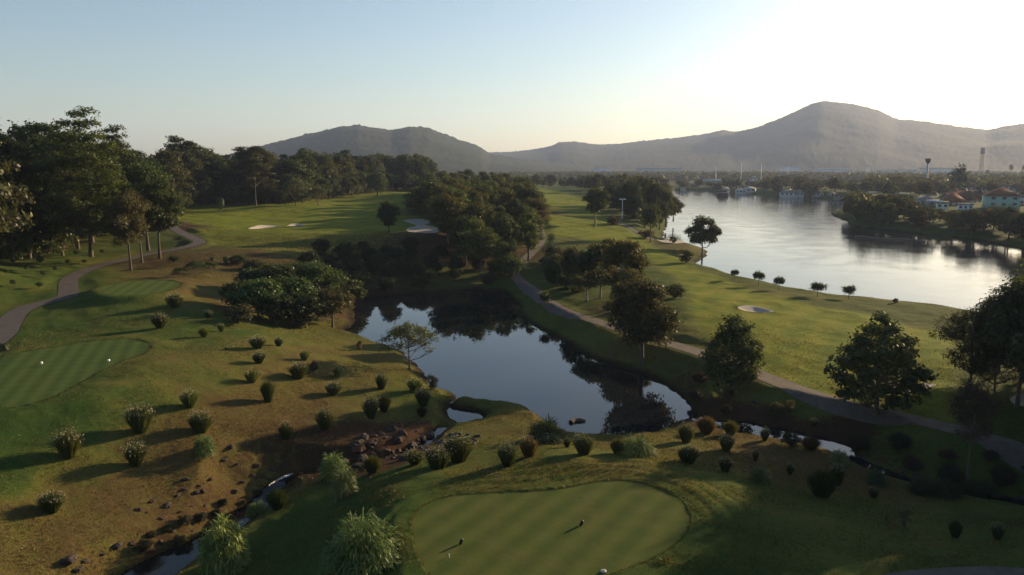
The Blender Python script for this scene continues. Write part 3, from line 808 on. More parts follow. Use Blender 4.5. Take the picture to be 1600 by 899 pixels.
def palm_kind(key, h, seed, nf=16, fl=3.2, bark='barkpale'):
    rs = np.random.RandomState(seed)
    parts = []
    for k in range(nf):
        a = k * 2.4 + rs.rand() * .3; el = rs.uniform(-.2, 1.1)
        L = fl * rs.uniform(.85, 1.1); seg = 7
        px = [np.array([0, 0, h])]
        e = el
        for s in range(seg):
            e -= .30 + .06 * s * .5
            px.append(px[-1] + np.array([math.cos(a) * math.cos(e), math.sin(a) * math.cos(e), math.sin(e)]) * L / seg)
        side = np.array([-math.sin(a), math.cos(a), 0])
        for s in range(seg):
            for sgn in (-1, 1):
                for q in (0, .33, .66):
                    c = px[s] * (1 - q) + px[s + 1] * q
                    w = fl * .22 * math.sin((s + 1.0 + q) / (seg + 1) * 3.14) + .1
                    tip = c + side * sgn * w + (px[s + 1] - px[s]) * .8 + np.array([0, 0, -w * .45])
                    d = (px[s + 1] - px[s]) * .20
                    parts.append((np.array([c, c + d, tip + d * .3, tip]), np.array([[0, 1, 2, 3]])))
    V, Fq = merge(parts)
    rsn = rs.normal(.5, .15, len(Fq)).clip(0, 1)
    cm = mesh_np("fronds", V, Fq, [M['leaf']], False, attrs={'v': ('FACE', rsn)})
    pts = [np.array([.02 * h * math.sin(t * 2), 0, h * t - (.3 if t == 0 else 0)]) for t in np.linspace(0, 1, 7)]
    pts[-1][0] = 0
    V, Fq = tube(pts, np.linspace(.22, .12, 7) * (h / 8) ** .5, 7)
    KIND[key] = (cm, mesh_np("trunk", V, Fq, [M[bark]], True), h + 1.2, fl * 2)
palm_kind('palm', 9, 5)
palm_kind('cycad', .5, 6, 26, 1.3, 'bark')
palm_kind('pandan', 3.0, 7, 30, 3.6, 'bark')

# ------------------------------------------------------------------ clumps
def clump_mesh(seed, h, w, n, bw, flow=True, arch=.25, base=.28):
    rs = np.random.RandomState(seed)
    V = np.empty((n, 7, 3)); segs = [0, .4, .75, 1.0]
    a = rs.rand(n) * 6.283; r = np.sqrt(rs.rand(n))
    bx = np.cos(a) * r * w * .5 * base; by = np.sin(a) * r * w * .5 * base
    H = h * (rs.uniform(.45, 1.0, n) ** .5) * rs.uniform(.85, 1.1, n) * (1 - .16 * r ** 2)
    out = w * .5 * (r * .75 + .05) * rs.uniform(.4, 1.3, n)
    a2 = a + rs.normal(0, .3, n)
    fa = rs.rand(n) * 3.14; sx = np.cos(fa); sy = np.sin(fa)
    wd = bw * rs.uniform(.6, 1.3, n)
    pts = []
    for t in segs:
        o = out * (t * (1 - arch) + arch * t ** 2.6) * 1.0
        z = H * (t - .18 * arch * 4 * t ** 3 * r)
        pts.append(np.c_[bx + np.cos(a2) * o, by + np.sin(a2) * o, z])
    for i, k in enumerate([.7, 1.0, .8]):
        sv = np.c_[sx * wd * k, sy * wd * k, wd * 0]
        V[:, 2 * i] = pts[i] - sv; V[:, 2 * i + 1] = pts[i] + sv
    V[:, 6] = pts[3]
    b = np.arange(n)[:, None] * 7
    Q = np.concatenate([b + [0, 1, 3, 2], b + [2, 3, 5, 4]]); T = b + [4, 5, 6]
    v = rs.normal(.5, .2, n).clip(0, 1)
    me = mesh_np("blades", V.reshape(-1, 3), [Q, T], [M['blade']], False, attrs={'v': ('FACE', np.r_[v, v, v])})
    fm = None
    if flow:
        m = rs.rand(n) < .16
        tipp = pts[3][m] + np.c_[np.zeros((m.sum(), 2)), rs.uniform(.0, .22, m.sum())]
        k = 3
        C = np.repeat(tipp, k, 0) + rs.normal(0, .035, (len(tipp) * k, 3))
        Vf, Ff = leaves(rs, C, np.tile([0, 0, .3], (len(C), 1)), .038, .6, 1.0)
        fm = mesh_np("seed_heads", Vf, Ff, [M['flower']])
    return me, fm
def leafy_mesh(seed, h, w, n, L, bw, dome=.0):
    """arching broad blades growing from canes all through a dome"""
    rs = np.random.RandomState(seed)
    d = rs.normal(0, 1, (n, 3)); d /= np.linalg.norm(d, axis=1)[:, None]; d[:, 2] = np.abs(d[:, 2])
    r = rs.uniform(.4, 1, n) ** .5
    lump = 1 + .16 * np.sin(d[:, 0] * 7 + seed) * np.cos(d[:, 1] * 6 + seed * 2)
    C = d * r[:, None] * lump[:, None] * [w * .42, w * .42, h * .85] + [0, 0, .05]
    a = np.arctan2(d[:, 1], d[:, 0]) + rs.normal(0, .7, n)
    el = rs.uniform(-.1, 1.15, n) * (.35 + .65 * d[:, 2])
    LL = L * rs.uniform(.6, 1.25, n); wd = bw * rs.uniform(.7, 1.3, n)
    pts = [C]; e = el.copy()
    for s in range(3):
        pts.append(pts[-1] + np.c_[np.cos(a) * np.cos(e), np.sin(a) * np.cos(e), np.sin(e)] * (LL / 3)[:, None])
        e = e - rs.uniform(.2, .95, n)
    sv = np.c_[-np.sin(a), np.cos(a), np.zeros(n)]
    tw = rs.normal(0, .35, n); sv[:, 2] = tw; sv /= np.linalg.norm(sv, axis=1)[:, None]
    V = np.empty((n, 7, 3))
    for i, k in enumerate([.35, 1.0, .75]):
        V[:, 2 * i] = pts[i] - sv * (wd * k)[:, None]; V[:, 2 * i + 1] = pts[i] + sv * (wd * k)[:, None]
    V[:, 6] = pts[3]
    b = np.arange(n)[:, None] * 7
    Q = np.concatenate([b + [0, 1, 3, 2], b + [2, 3, 5, 4]]); T = b + [4, 5, 6]
    v = np.clip(rs.normal(.5, .2, n) + (rs.rand(n) < .06) * .5, 0, 1)
    me = mesh_np("leaves", V.reshape(-1, 3), [Q, T], [M['blade']], False, attrs={'v': ('FACE', np.r_[v, v, v])})
    parts = []
    for k in range(26):
        aa = rs.rand() * 6.283; rr = rs.rand() * w * .3
        e = np.array([math.cos(aa) * rr, math.sin(aa) * rr, h * rs.uniform(.4, .75)])
        parts.append(tube([e * [.3, .3, 0] - [0, 0, .2], e * [.6, .6, .5], e], [.03, .025, .012], 4))
    V2, F2 = merge(parts)
    return me, mesh_np("canes", V2, F2, [M['bark']], True)

CLUMP = [clump_mesh(100 + i, 2.4, 1.9, 950, .026, i != 3, [.18, .25, .12, .2][i], [.42, .36, .5, .4][i]) for i in range(4)]
CLUMP_SPARSE = [clump_mesh(110 + i, 2.2, 1.4, 260, .028, True, .2, .4) for i in range(2)]
LEAFY = [leafy_mesh(120 + i, 2.4, 2.8, 900, .85, .045) for i in range(2)]
LEAFY_BIG = leafy_mesh(130, 5.2, 7.2, 6400, .95, .048)
LEAFY_MID = leafy_mesh(131, 3.6, 4.4, 2800, .95, .052)
def shrub_kind(seed, h, w, n, leaf, npf=16, aspect=.55, sparse=False):
    rs = np.random.RandomState(seed)
    P = [(p[0], p[1], max(p[2], .25 * h)) + p[3:] for p in puffs_round(rs, h, w, 0 if not sparse else .3 * h, npf, w * .2, .8)]
    cm = crown_mesh("foliage", seed, P, n, leaf, aspect, 'leaf')
    parts = [tube([(0, 0, -.2), (p[0] * .4, p[1] * .4, p[2] * .5), p[:3]], [.05, .035, .01], 4) for p in P]
    V, Fq = merge(parts)
    return cm, mesh_np("stems", V, Fq, [M['bark']], True)
SHRUB = [shrub_kind(140, 2.0, 2.6, 1800, .10), shrub_kind(141, 2.0, 2.2, 1500, .10, 12)]
SHRUB_SPARSE = [shrub_kind(142, 1.9, 2.2, 420, .10, 12, .4, True)]

def copies(o): return o
def plant(name, label, cat, parts, x, y, z, sc, rz, color, group=None, tilt=0):
    """an Empty at the foot with one child per part"""
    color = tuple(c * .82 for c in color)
    r = bpy.data.objects.new(name, None); COL.objects.link(r)
    r.empty_display_size = .3
    r.location = (x, y, z); r.rotation_euler = (tilt, 0, rz); r.scale = sc
    tag(r, label, cat, group)
    for nm, me in parts:
        if me is None: continue
        c = bpy.data.objects.new(nm, me); COL.objects.link(c); c.parent = r
        c.color = tuple(color) + (1,)
        if nm == 'seed_heads': c['kind'] = 'stuff'
    return r
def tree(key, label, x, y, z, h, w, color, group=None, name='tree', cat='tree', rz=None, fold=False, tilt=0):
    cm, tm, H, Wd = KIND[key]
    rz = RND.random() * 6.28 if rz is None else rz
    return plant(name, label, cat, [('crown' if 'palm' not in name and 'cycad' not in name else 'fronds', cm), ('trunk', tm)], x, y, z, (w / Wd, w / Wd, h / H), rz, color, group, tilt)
RND = random.Random(5)

def size_at(x, y, z, px):
    return px * vpix(x, y, z)[2] / F
def height_to(x, y, z, v):
    """height of a thing standing at x, y, z whose top is seen at photo row v"""
    r = math.hypot(x, y); u = vpix(x, y, z)[0]
    a = (u - 800) / F; b = -(v - 449.5) / F
    dy = math.cos(PITCH) + b * math.sin(PITCH); dz = -math.sin(PITCH) + b * math.cos(PITCH)
    return CAM_Z + dz / math.hypot(a, dy) * r - z
# ------------------------------------------------------------------ clumps and shrubs of the foreground
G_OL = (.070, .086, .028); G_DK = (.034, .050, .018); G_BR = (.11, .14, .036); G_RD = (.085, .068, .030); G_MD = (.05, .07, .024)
# type, u, v of the foot, v of the top, width in photo pixels, colour, label
CL = [
('c',273,481,455,24,G_OL,"tall grass clump just right of the uppermost tee's lower edge"),
('c',250,513,485,28,G_OL,"seeding grass clump between the upper and lower left tees"),
('c',326,497,482,16,G_OL,"small grass clump beside the dark rounded bush on the left slope"),
('c',319,527,508,16,G_BR,"pale seeding clump above the tip of the lower left tee"),
('c',346,518,503,13,G_BR,"tiny pale clump directly below the dark rounded bush"),
('c',403,545,522,27,G_OL,"wide grass clump, upper one of the touching pair on the left slope"),
('c',405,568,546,23,G_DK,"dark grass clump, lower one of the touching pair on the left slope"),
('s',435,541,525,13,G_DK,"little dark clump behind and right of the touching pair"),
('s',476,563,544,15,G_BR,"thin flowering clump highest on the bare brown shoulder"),
('c',467,591,564,28,G_OL,"broad grass clump on the slope left of the pond tree"),
('s',527,589,569,15,G_BR,"thin pale clump left of the pond tree near the shore slope"),
('s',394,597,574,24,G_BR,"loose yellowish clump with see-through blades mid slope"),
('c',419,628,588,24,G_OL,"tall narrow grass clump with a long shadow mid left slope"),
('c',297,636,605,29,G_BR,"yellow-green clump at the edge of the mown ground below the lower tee"),
('c',521,617,594,25,G_OL,"rounded grass clump midway between the pond tree and the slope"),
('c',219,675,626,38,G_OL,"large clump with whitish seed heads below the lower left tee"),
('c',314,675,640,33,G_OL,"grass clump right above the bright leafy bush on the left slope"),
('c',508,670,635,27,G_OL,"pale-headed clump above the red gullies"),
('c',447,685,656,22,G_OL,"small clump on the left edge of the red gullies"),
('c',108,715,666,42,G_OL,"big seeding clump leftmost on the slope with a long shadow"),
('c',213,727,685,34,G_OL,"seeding clump below and left of the bright leafy bush"),
('c',81,800,764,35,G_MD,"dull green clump alone low on the left slope"),
('c',596,608,580,17,G_OL,"upright narrow clump right below the pond tree"),
('s',648,612,588,25,G_BR,"yellowish loose clump on the shore below the pond tree"),
('c',580,654,613,27,G_OL,"left clump of the overlapping pair above the dark rocks"),
('c',600,643,613,26,G_DK,"right clump of the overlapping pair above the dark rocks"),
('c',661,634,604,22,G_MD,"tall clump on the little shore point"),
('c',659,651,632,16,G_DK,"short dark clump below the shore point clump"),
('c',582,740,707,34,G_OL,"grass clump beside the red rocks at the foot of the near mound"),
('c',648,726,699,36,G_OL,"low spreading clump behind the mound, left of the two big ones"),
('c',684,733,695,37,G_OL,"rounded clump standing on the near mound's rim, left"),
('c',716,721,675,42,G_OL,"tallest grass clump on the near mound's rim"),
('c',793,727,688,32,G_OL,"vase-shaped clump in the middle of the near mound's rim"),
('c',826,714,679,26,G_RD,"reddish brown clump on the rim left of the weeping bush"),
('c',912,710,675,33,G_OL,"dense clump on the rim right of the weeping bush"),
('s',886,699,681,12,G_MD,"small thin clump between weeping bush and dense rim clump"),
('c',965,709,680,24,G_OL,"clump touching the bright leafy mass on the rim"),
('c',1072,691,658,22,G_OL,"narrow clump nearest the pond's right end"),
('c',1075,724,693,29,G_DK,"dark round clump at the right end of the mound rim"),
('c',1103,677,646,31,G_RD,"rusty headed clump right of the pond's end"),
('c',1141,680,653,25,G_OL,"clump behind, at the left end of the bright stream"),
('c',1135,705,674,25,G_OL,"clump in front of the one at the stream's left end"),
('c',1195,689,664,18,G_OL,"lone clump on the edge of the bright stream"),
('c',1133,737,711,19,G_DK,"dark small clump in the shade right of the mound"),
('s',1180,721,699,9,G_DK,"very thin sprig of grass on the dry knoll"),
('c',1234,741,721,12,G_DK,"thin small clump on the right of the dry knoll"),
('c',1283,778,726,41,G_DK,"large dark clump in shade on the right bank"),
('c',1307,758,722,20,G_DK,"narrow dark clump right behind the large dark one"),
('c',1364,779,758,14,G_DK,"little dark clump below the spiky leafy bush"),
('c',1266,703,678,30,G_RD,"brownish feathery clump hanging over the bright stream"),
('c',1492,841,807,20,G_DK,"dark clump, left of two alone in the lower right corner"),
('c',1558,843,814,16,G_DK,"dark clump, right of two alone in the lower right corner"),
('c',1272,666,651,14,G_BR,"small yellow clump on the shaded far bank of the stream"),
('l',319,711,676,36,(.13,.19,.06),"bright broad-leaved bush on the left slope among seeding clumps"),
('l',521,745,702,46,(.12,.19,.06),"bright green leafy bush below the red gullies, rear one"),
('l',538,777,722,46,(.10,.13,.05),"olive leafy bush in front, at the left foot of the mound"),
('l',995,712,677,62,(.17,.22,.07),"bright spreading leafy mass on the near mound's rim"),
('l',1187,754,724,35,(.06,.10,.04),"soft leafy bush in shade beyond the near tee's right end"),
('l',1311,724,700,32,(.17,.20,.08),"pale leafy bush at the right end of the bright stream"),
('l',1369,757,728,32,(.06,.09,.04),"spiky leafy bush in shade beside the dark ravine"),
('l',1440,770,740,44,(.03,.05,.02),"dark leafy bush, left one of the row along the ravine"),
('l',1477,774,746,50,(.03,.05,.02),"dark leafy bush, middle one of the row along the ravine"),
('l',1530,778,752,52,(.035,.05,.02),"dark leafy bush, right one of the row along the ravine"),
('l',402,806,781,34,(.12,.18,.06),"leafy bush on the stream bank, smaller and farther one"),
('c',434,795,758,36,G_MD,"reedy clump beside the white water of the stream"),
('b',371,505,476,50,(.05,.052,.022),"dark rounded bush on the shoulder above the pond"),
('b',491,580,562,24,(.08,.06,.032),"brown low bush beside the thin flowering clump"),
('b',677,608,585,26,(.035,.045,.022),"dark twiggy bush leaning over the pond's left shore"),
('b',1236,699,673,34,(.03,.04,.02),"dark low bush in front of the bright stream"),
('b',1212,645,626,26,(.09,.085,.035),"olive bush, left of two on the shaded bank below the path"),
('b',1233,645,622,20,(.11,.10,.035),"olive bush, right of two on the shaded bank below the path"),
('b',1135,624,604,14,(.10,.10,.03),"small yellowish bush at the foot of the middle layered tree"),
('b',562,548,530,14,(.09,.07,.035),"small brownish bush at the pond's left corner"),
('b',472,513,494,36,(.11,.13,.035),"yellow-green low bush under the canopy trees by the pond"),
('t',1413,823,795,34,(.05,.055,.028),"open twiggy shrub alone on the shaded lower right grass"),
('t',1385,816,803,14,(.04,.05,.025),"tiny sprawling shrub left of the open twiggy one"),
('t',305,726,716,12,(.07,.09,.03),"little weed below the bright broad-leaved bush"),
('b',1072,411,389,36,(.05,.06,.022),"dark shrub at the lake edge below the shore tree"),
('b',1055,466,442,46,(.055,.065,.022),"dark spreading shrub on the fairway edge right of the clump of trees"),
('b',1030,470,446,26,(.06,.06,.025),"brownish shrub touching the dark spreading one"),
('b',1399,474,465,14,(.04,.055,.022),"small round shrub on the dark lakeside grass"),
('b',1052,380,369,14,(.04,.055,.022),"round shrub on the sandy spit by the lake"),
('b',1008,372,358,30,(.12,.09,.045),"brownish reed bush by the small path near the lake"),
('b',960,352,336,26,(.08,.075,.03),"olive bush at the foot of the flood light pole"),
]
def put_clump(t, u, vb, vt, wpx, col, label):
    x, y, z = ground(u, vb)
    h = max(height_to(x, y, z, vt), .3); w = size_at(x, y, z, wpx)
    rz = RND.random() * 6.28
    vary = RND.uniform(.9, 1.1); col = tuple(c * vary for c in col)
    near = u < 480 or u > 1000
    grp = None
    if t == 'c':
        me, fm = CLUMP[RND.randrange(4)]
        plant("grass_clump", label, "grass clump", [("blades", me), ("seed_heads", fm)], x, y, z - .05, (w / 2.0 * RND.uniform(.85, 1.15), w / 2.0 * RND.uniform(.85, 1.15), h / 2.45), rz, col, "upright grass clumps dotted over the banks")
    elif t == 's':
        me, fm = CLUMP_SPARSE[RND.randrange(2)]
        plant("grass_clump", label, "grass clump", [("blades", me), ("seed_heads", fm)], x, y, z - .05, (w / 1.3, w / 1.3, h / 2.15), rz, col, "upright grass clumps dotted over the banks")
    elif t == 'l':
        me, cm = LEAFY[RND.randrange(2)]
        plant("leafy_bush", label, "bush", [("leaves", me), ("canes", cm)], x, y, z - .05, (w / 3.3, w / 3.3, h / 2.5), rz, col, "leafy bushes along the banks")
    elif t == 'b':
        me, cm = SHRUB[RND.randrange(2)]
        plant("shrub", label, "shrub", [("foliage", me), ("stems", cm)], x, y, z - .05, (w / 2.5, w / 2.5, h / 2.0), rz, col)
    else:
        me, cm = SHRUB_SPARSE[0]
        plant("shrub", label, "shrub", [("foliage", me), ("stems", cm)], x, y, z - .05, (w / 2.3, w / 2.3, h / 2.0), rz, col)
for c in CL: put_clump(*c)

def big_leafy(kindm, u, vb, vt, wpx, H, Wd, col, label, dz=0):
    x, y, z = at(u, vb, dz) + (dz,)
    h = height_to(x, y, z, vt); w = size_at(x, y, z, wpx)
    plant("leafy_bush", label, "bush", [("leaves", kindm[0]), ("canes", kindm[1])], x, y, z - .1, (w / Wd, w / Wd, h / H), RND.random() * 6, col, "leafy bushes along the banks")
big_leafy(LEAFY_BIG, 570, 915, 788, 152, 5.5, 8.2, (.14, .20, .065), "largest long-leaved bush at the bottom edge beside the near tee", 2.0)
big_leafy(LEAFY_MID, 352, 885, 795, 92, 4.0, 5.4, (.16, .23, .07), "drooping bright leafy bush overhanging the wide dark stream", -.6)
big_leafy(LEAFY_MID, 852, 706, 644, 78, 4.0, 5.4, (.075, .085, .032), "big weeping olive bush on the pond's near shore", .8)
big_leafy(LEAFY[0], 860, 712, 672, 50, 2.5, 3.3, (.035, .06, .028), "dark green leafy bush tucked in front of the weeping one", 1.4)

# ------------------------------------------------------------------ named trees
DARK = (.062, .082, .030); RUST = (.078, .072, .030); MID = (.060, .085, .028); LITE = (.085, .115, .038); BROWN = (.085, .086, .034)
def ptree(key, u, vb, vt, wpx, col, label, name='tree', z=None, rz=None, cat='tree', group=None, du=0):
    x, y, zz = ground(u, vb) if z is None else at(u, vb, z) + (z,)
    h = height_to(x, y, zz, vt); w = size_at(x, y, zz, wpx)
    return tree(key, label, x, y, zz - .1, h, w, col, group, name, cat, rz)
ptree('airy', 640, 577, 500, 97, (.085, .11, .05), "light airy tree with a bare forked trunk on the pond's left shore", rz=.4)
ptree('rounded', 1003, 568, 428, 140, RUST, "big russet round tree leaning over the pond's right shore")
ptree('layered_b', 1143, 612, 500, 108, DARK, "dark layered tree beside the path, the smaller of two alike")
ptree('layered', 1369, 648, 499, 155, DARK, "dark layered tree beside the path, the larger of two alike")
ptree('smallround', 852, 483, 457, 20, MID, "tiny round tree on the path edge above the pond")
ptree('smallround_b', 802, 440, 402, 36, LITE, "small bright tree where the path passes the wood")
ptree('shoretree', 1097, 401, 336, 64, (.062, .078, .028), "lone round tree standing on the lake's grassy point")
ptree('wispy', 930, 354, 287, 46, DARK, "lone straight-trunked tree on the middle of the far fairway")
ptree('smallround', 1016, 379, 320, 42, DARK, "dark round-headed tree on a thin trunk near the lake path")
ptree('dense', 608, 364, 309, 40, MID, "lone tree with an ivy-dark trunk in front of the white bunker")
for u, vb, vt, w, k, c, lab in [(917,470,385,58,'clump',MID,"pale-trunked tree, left one of the clump between path and fairway"), (938,466,372,66,'clump',BROWN,"double-trunked tree in the middle of the clump above the path"),
        (972,478,365,74,'clump',BROWN,"tallest yellow-brown tree of the clump above the path"), (992,470,378,50,'wispy',MID,"wispy tree on the right of the clump above the path"), (896,455,378,48,'dense',RUST,"rusty tree behind the clump, near the path bend"),
        (872,448,392,50,'dense',MID,"bushy tree beside the path bend, right of the small bright one"), (950,425,370,60,'rounded',RUST,"russet tree at the back of the clump above the path"), (985,500,418,76,'rounded',BROWN,"brownish tree just behind the big russet one")]:
    ptree(k, u, vb, vt, w, c, lab)
for u, vb, vt, w, lab in [(980,345,276,56,"tall tree in the lakeside grove beside the flood light"),(1000,340,272,58,"highest tree of the lakeside grove"),(1025,348,280,54,"tree in the middle of the lakeside grove"),(1040,352,295,44,"tree of the lakeside grove whose crown hangs over the water"),
        (1052,345,302,34,"rightmost small tree of the lakeside grove at the water"),(960,338,282,50,"left tree of the lakeside grove"),(990,352,300,44,"lower front tree of the lakeside grove"),(1030,358,310,36,"low tree under the grove beside the lake")]:
    ptree('dense' if RND.random() < .5 else 'rounded', u, vb, vt, w, (.060, .068, .026) if u % 2 else (.052, .066, .022), lab, z=2.0)
for u, vb, vt, w, lab in [(1148,437,421,15,"first and smallest of the young trees along the lake shore"),(1185,446,424,21,"second young tree along the lake shore, just right of the smallest"),(1217,454,432,20,"third young tree along the lake shore"),
        (1277,464,441,29,"widest young tree on the lake shore, fourth from the left"),(1326,468,446,26,"last young tree on the lake shore by the dark grass")]:
    ptree('smallround', u, vb, vt, w, (.06, .075, .03), lab, group="young trees along the lake shore")
# the three roadside trees on the left, light trunks
ptree('roadside', 205, 423, 290, 72, BROWN, "nearest thin tree beside the left path, slightly brown crown")
ptree('roadside', 222, 411, 296, 66, BROWN, "leaning forked thin tree behind the nearest one by the left path")
ptree('roadside', 250, 404, 270, 84, MID, "greener dark-trunked tree, right of three beside the left path")
ptree('roadside', 232, 392, 240, 96, (.075, .11, .034), "tall bright-leaved tree rising behind the three by the left path", z=7)
ptree('f1', 268, 330, 228, 56, BROWN, "bronze-leaved tall tree with a long bare trunk at the fairway's left end", z=10)
for u, vb, vt, w, k, c, lab in [(372,413,398,30,'bushy',DARK,"dark scrubby tree at the head of the gully"),(273,415,399,22,'smallround',MID,"small crooked tree nearest the left roadside trees"),(306,434,405,38,'airy',MID,"small many-stemmed tree above the upper tee"),
        (329,428,407,30,'airy',MID,"slanting small tree right of the many-stemmed one"),(281,435,416,26,'airy',DARK,"low dark tree left of the many-stemmed one"),(395,424,404,40,'bushy_b',DARK,"wide dark scrub tree beside the gully slope")]:
    ptree(k, u, vb, vt, w, c, lab)
for u, vb, vt, w, k, c, lab in [(142,398,180,150,'hero',(.070,.100,.032),"tallest tree of the left wood with stacked leafy tiers and pale trunk"),(92,388,177,130,'hero_b',(.060,.088,.030),"very tall flat-topped tree left of the tallest tiered one"),(18,402,193,120,'hero_b',(.046,.066,.028),"very tall dark tree at the picture's left edge"),
        (188,372,205,110,'hero',(.05,.07,.028),"tall tiered tree between the tallest tree and the roadside trees"),(46,400,236,80,'f6',(.042,.062,.024),"dark egg-shaped tree in front of the very tall ones at left"),(300,322,213,66,'hero_b',(.052,.066,.028),"tall crown rising above the wood over the fairway's left end"),(400,322,222,70,'hero_b',(.07,.07,.034),"tall brownish crown rising above the wood near the hill's left foot"),
        (462,322,276,44,'airy',(.085,.11,.04),"light green willowy tree standing at the fairway's upper edge"),(497,321,290,34,'airy',(.06,.08,.03),"small spreading tree right of the light green willowy one"),(590,306,266,44,'f3',(.085,.115,.036),"bright green tree at the fairway's upper right end")]:
    ptree(k, u, vb, vt, w, c, lab, z=8.4 if u < 200 else None)
# canopy trees at the pond's upper left corner
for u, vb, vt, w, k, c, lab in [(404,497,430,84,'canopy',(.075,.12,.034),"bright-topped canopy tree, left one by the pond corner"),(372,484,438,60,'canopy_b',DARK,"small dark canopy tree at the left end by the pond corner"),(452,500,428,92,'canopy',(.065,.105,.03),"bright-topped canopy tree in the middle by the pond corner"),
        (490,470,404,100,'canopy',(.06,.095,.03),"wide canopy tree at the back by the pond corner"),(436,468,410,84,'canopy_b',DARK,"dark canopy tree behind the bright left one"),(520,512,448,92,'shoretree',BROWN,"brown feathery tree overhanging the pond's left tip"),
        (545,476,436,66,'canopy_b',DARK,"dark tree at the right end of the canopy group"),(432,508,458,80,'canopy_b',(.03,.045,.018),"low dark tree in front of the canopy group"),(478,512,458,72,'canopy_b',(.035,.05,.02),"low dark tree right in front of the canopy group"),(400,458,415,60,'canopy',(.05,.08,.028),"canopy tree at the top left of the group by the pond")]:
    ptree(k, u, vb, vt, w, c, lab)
# right edge
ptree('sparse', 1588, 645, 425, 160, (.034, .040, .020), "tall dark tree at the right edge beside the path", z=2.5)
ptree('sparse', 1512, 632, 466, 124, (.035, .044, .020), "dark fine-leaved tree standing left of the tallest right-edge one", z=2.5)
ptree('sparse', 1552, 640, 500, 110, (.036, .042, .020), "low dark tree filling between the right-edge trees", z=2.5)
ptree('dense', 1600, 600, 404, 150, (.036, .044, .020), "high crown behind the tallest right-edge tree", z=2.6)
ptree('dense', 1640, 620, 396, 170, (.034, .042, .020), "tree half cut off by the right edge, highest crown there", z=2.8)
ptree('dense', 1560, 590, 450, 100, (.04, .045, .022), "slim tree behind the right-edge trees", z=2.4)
ptree('sparse', 1512, 742, 575, 84, (.055, .042, .028), "thin greyish half-bare tree rising from the dark ravine at right", z=1.4)
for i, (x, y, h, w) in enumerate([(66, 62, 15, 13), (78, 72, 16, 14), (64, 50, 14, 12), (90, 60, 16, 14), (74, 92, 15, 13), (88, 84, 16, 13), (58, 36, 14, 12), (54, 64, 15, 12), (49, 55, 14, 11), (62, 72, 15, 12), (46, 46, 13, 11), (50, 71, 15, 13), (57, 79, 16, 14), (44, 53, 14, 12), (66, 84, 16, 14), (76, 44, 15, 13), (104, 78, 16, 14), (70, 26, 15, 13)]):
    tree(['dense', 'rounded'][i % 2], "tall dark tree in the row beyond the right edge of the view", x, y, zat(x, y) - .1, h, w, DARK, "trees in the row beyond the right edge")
ptree('cycad', 6, 548, 515, 26, (.05, .07, .03), "small palm with stiff fronds in a red bed beside the left path", name='cycad', cat='palm')
ptree('cycad', 355, 547, 534, 15, (.05, .06, .03), "tiny palm left of the touching pair of clumps", name='cycad', cat='palm')
ptree('cycad', 332, 407, 393, 12, MID, "short palm on the brown bank above the gully", name='cycad', cat='palm')
ptree('pandan', 353, 413, 397, 14, LITE, "pale spiky palm on the brown bank", name='palm', cat='palm')
for u, vb, vt, lab in [(22,360,268,"large-fronded palm at the wood's left edge"),(60,340,272,"second large-fronded palm deeper in the left wood"),(345,330,304,"young palm at the edge of the left fairway")]:
    ptree('pandan', u, vb, vt, 52 if u < 300 else 20, (.045, .068, .032), lab, name='palm', cat='palm', z=9.5)
for u, vb, vt, w, lab in [(21,413,404,9,"a"),(42,425,412,10,"b"),(107,415,404,9,"c"),(63,417,398,12,"d"),(87,425,415,9,"e"),(21,448,436,11,"f"),(68,434,422,10,"g"),(62,452,440,11,"h"),(132,413,405,9,"i"),(10,430,419,8,"j"),(160,398,389,9,"k"),(120,402,390,10,'l')]:
    ptree('smallround_b', u, vb, vt, w, (.06, .08, .03), "young sapling planted in rows on the grass left of the path", name='sapling', cat='sapling', group="saplings left of the path")

# ------------------------------------------------------------------ woods
def scatter(P, gap, seed, n=4000, front=None):
    rs = random.Random(seed)
    xs = [p[0] for p in P]; ys = [p[1] for p in P]
    out = []; r2 = np.random.RandomState(seed)
    X = r2.uniform(min(xs), max(xs), 60000); Y = r2.uniform(min(ys), max(ys), 60000)
    m = inside(X, Y, P); X = X[m][:9000]; Y = Y[m][:9000]
    kx = np.empty(0); ky = np.empty(0)
    for x, y in zip(X, Y):
        if len(kx) == 0 or ((kx - x) ** 2 + (ky - y) ** 2).min() > gap * gap:
            kx = np.append(kx, x); ky = np.append(ky, y)
    return [(float(a), float(b)) for a, b in zip(kx, ky)]
def band(fr, depth):
    """polygon between a front line of (u, v, z) and the same line farther out"""
    A = [at(*p) for p in fr]
    B = []
    for i, (x, y) in enumerate(A):
        r = math.hypot(x, y); d = depth[i] if hasattr(depth, '__len__') else depth
        B.append((x * (r + d) / r, y * (r + d) / r))
    return A + B[::-1]
COLS = [(.048, .066, .024), (.056, .078, .026), (.040, .056, .022), (.068, .082, .030), (.074, .078, .034), (.060, .090, .028), (.044, .056, .026), (.064, .070, .030)]
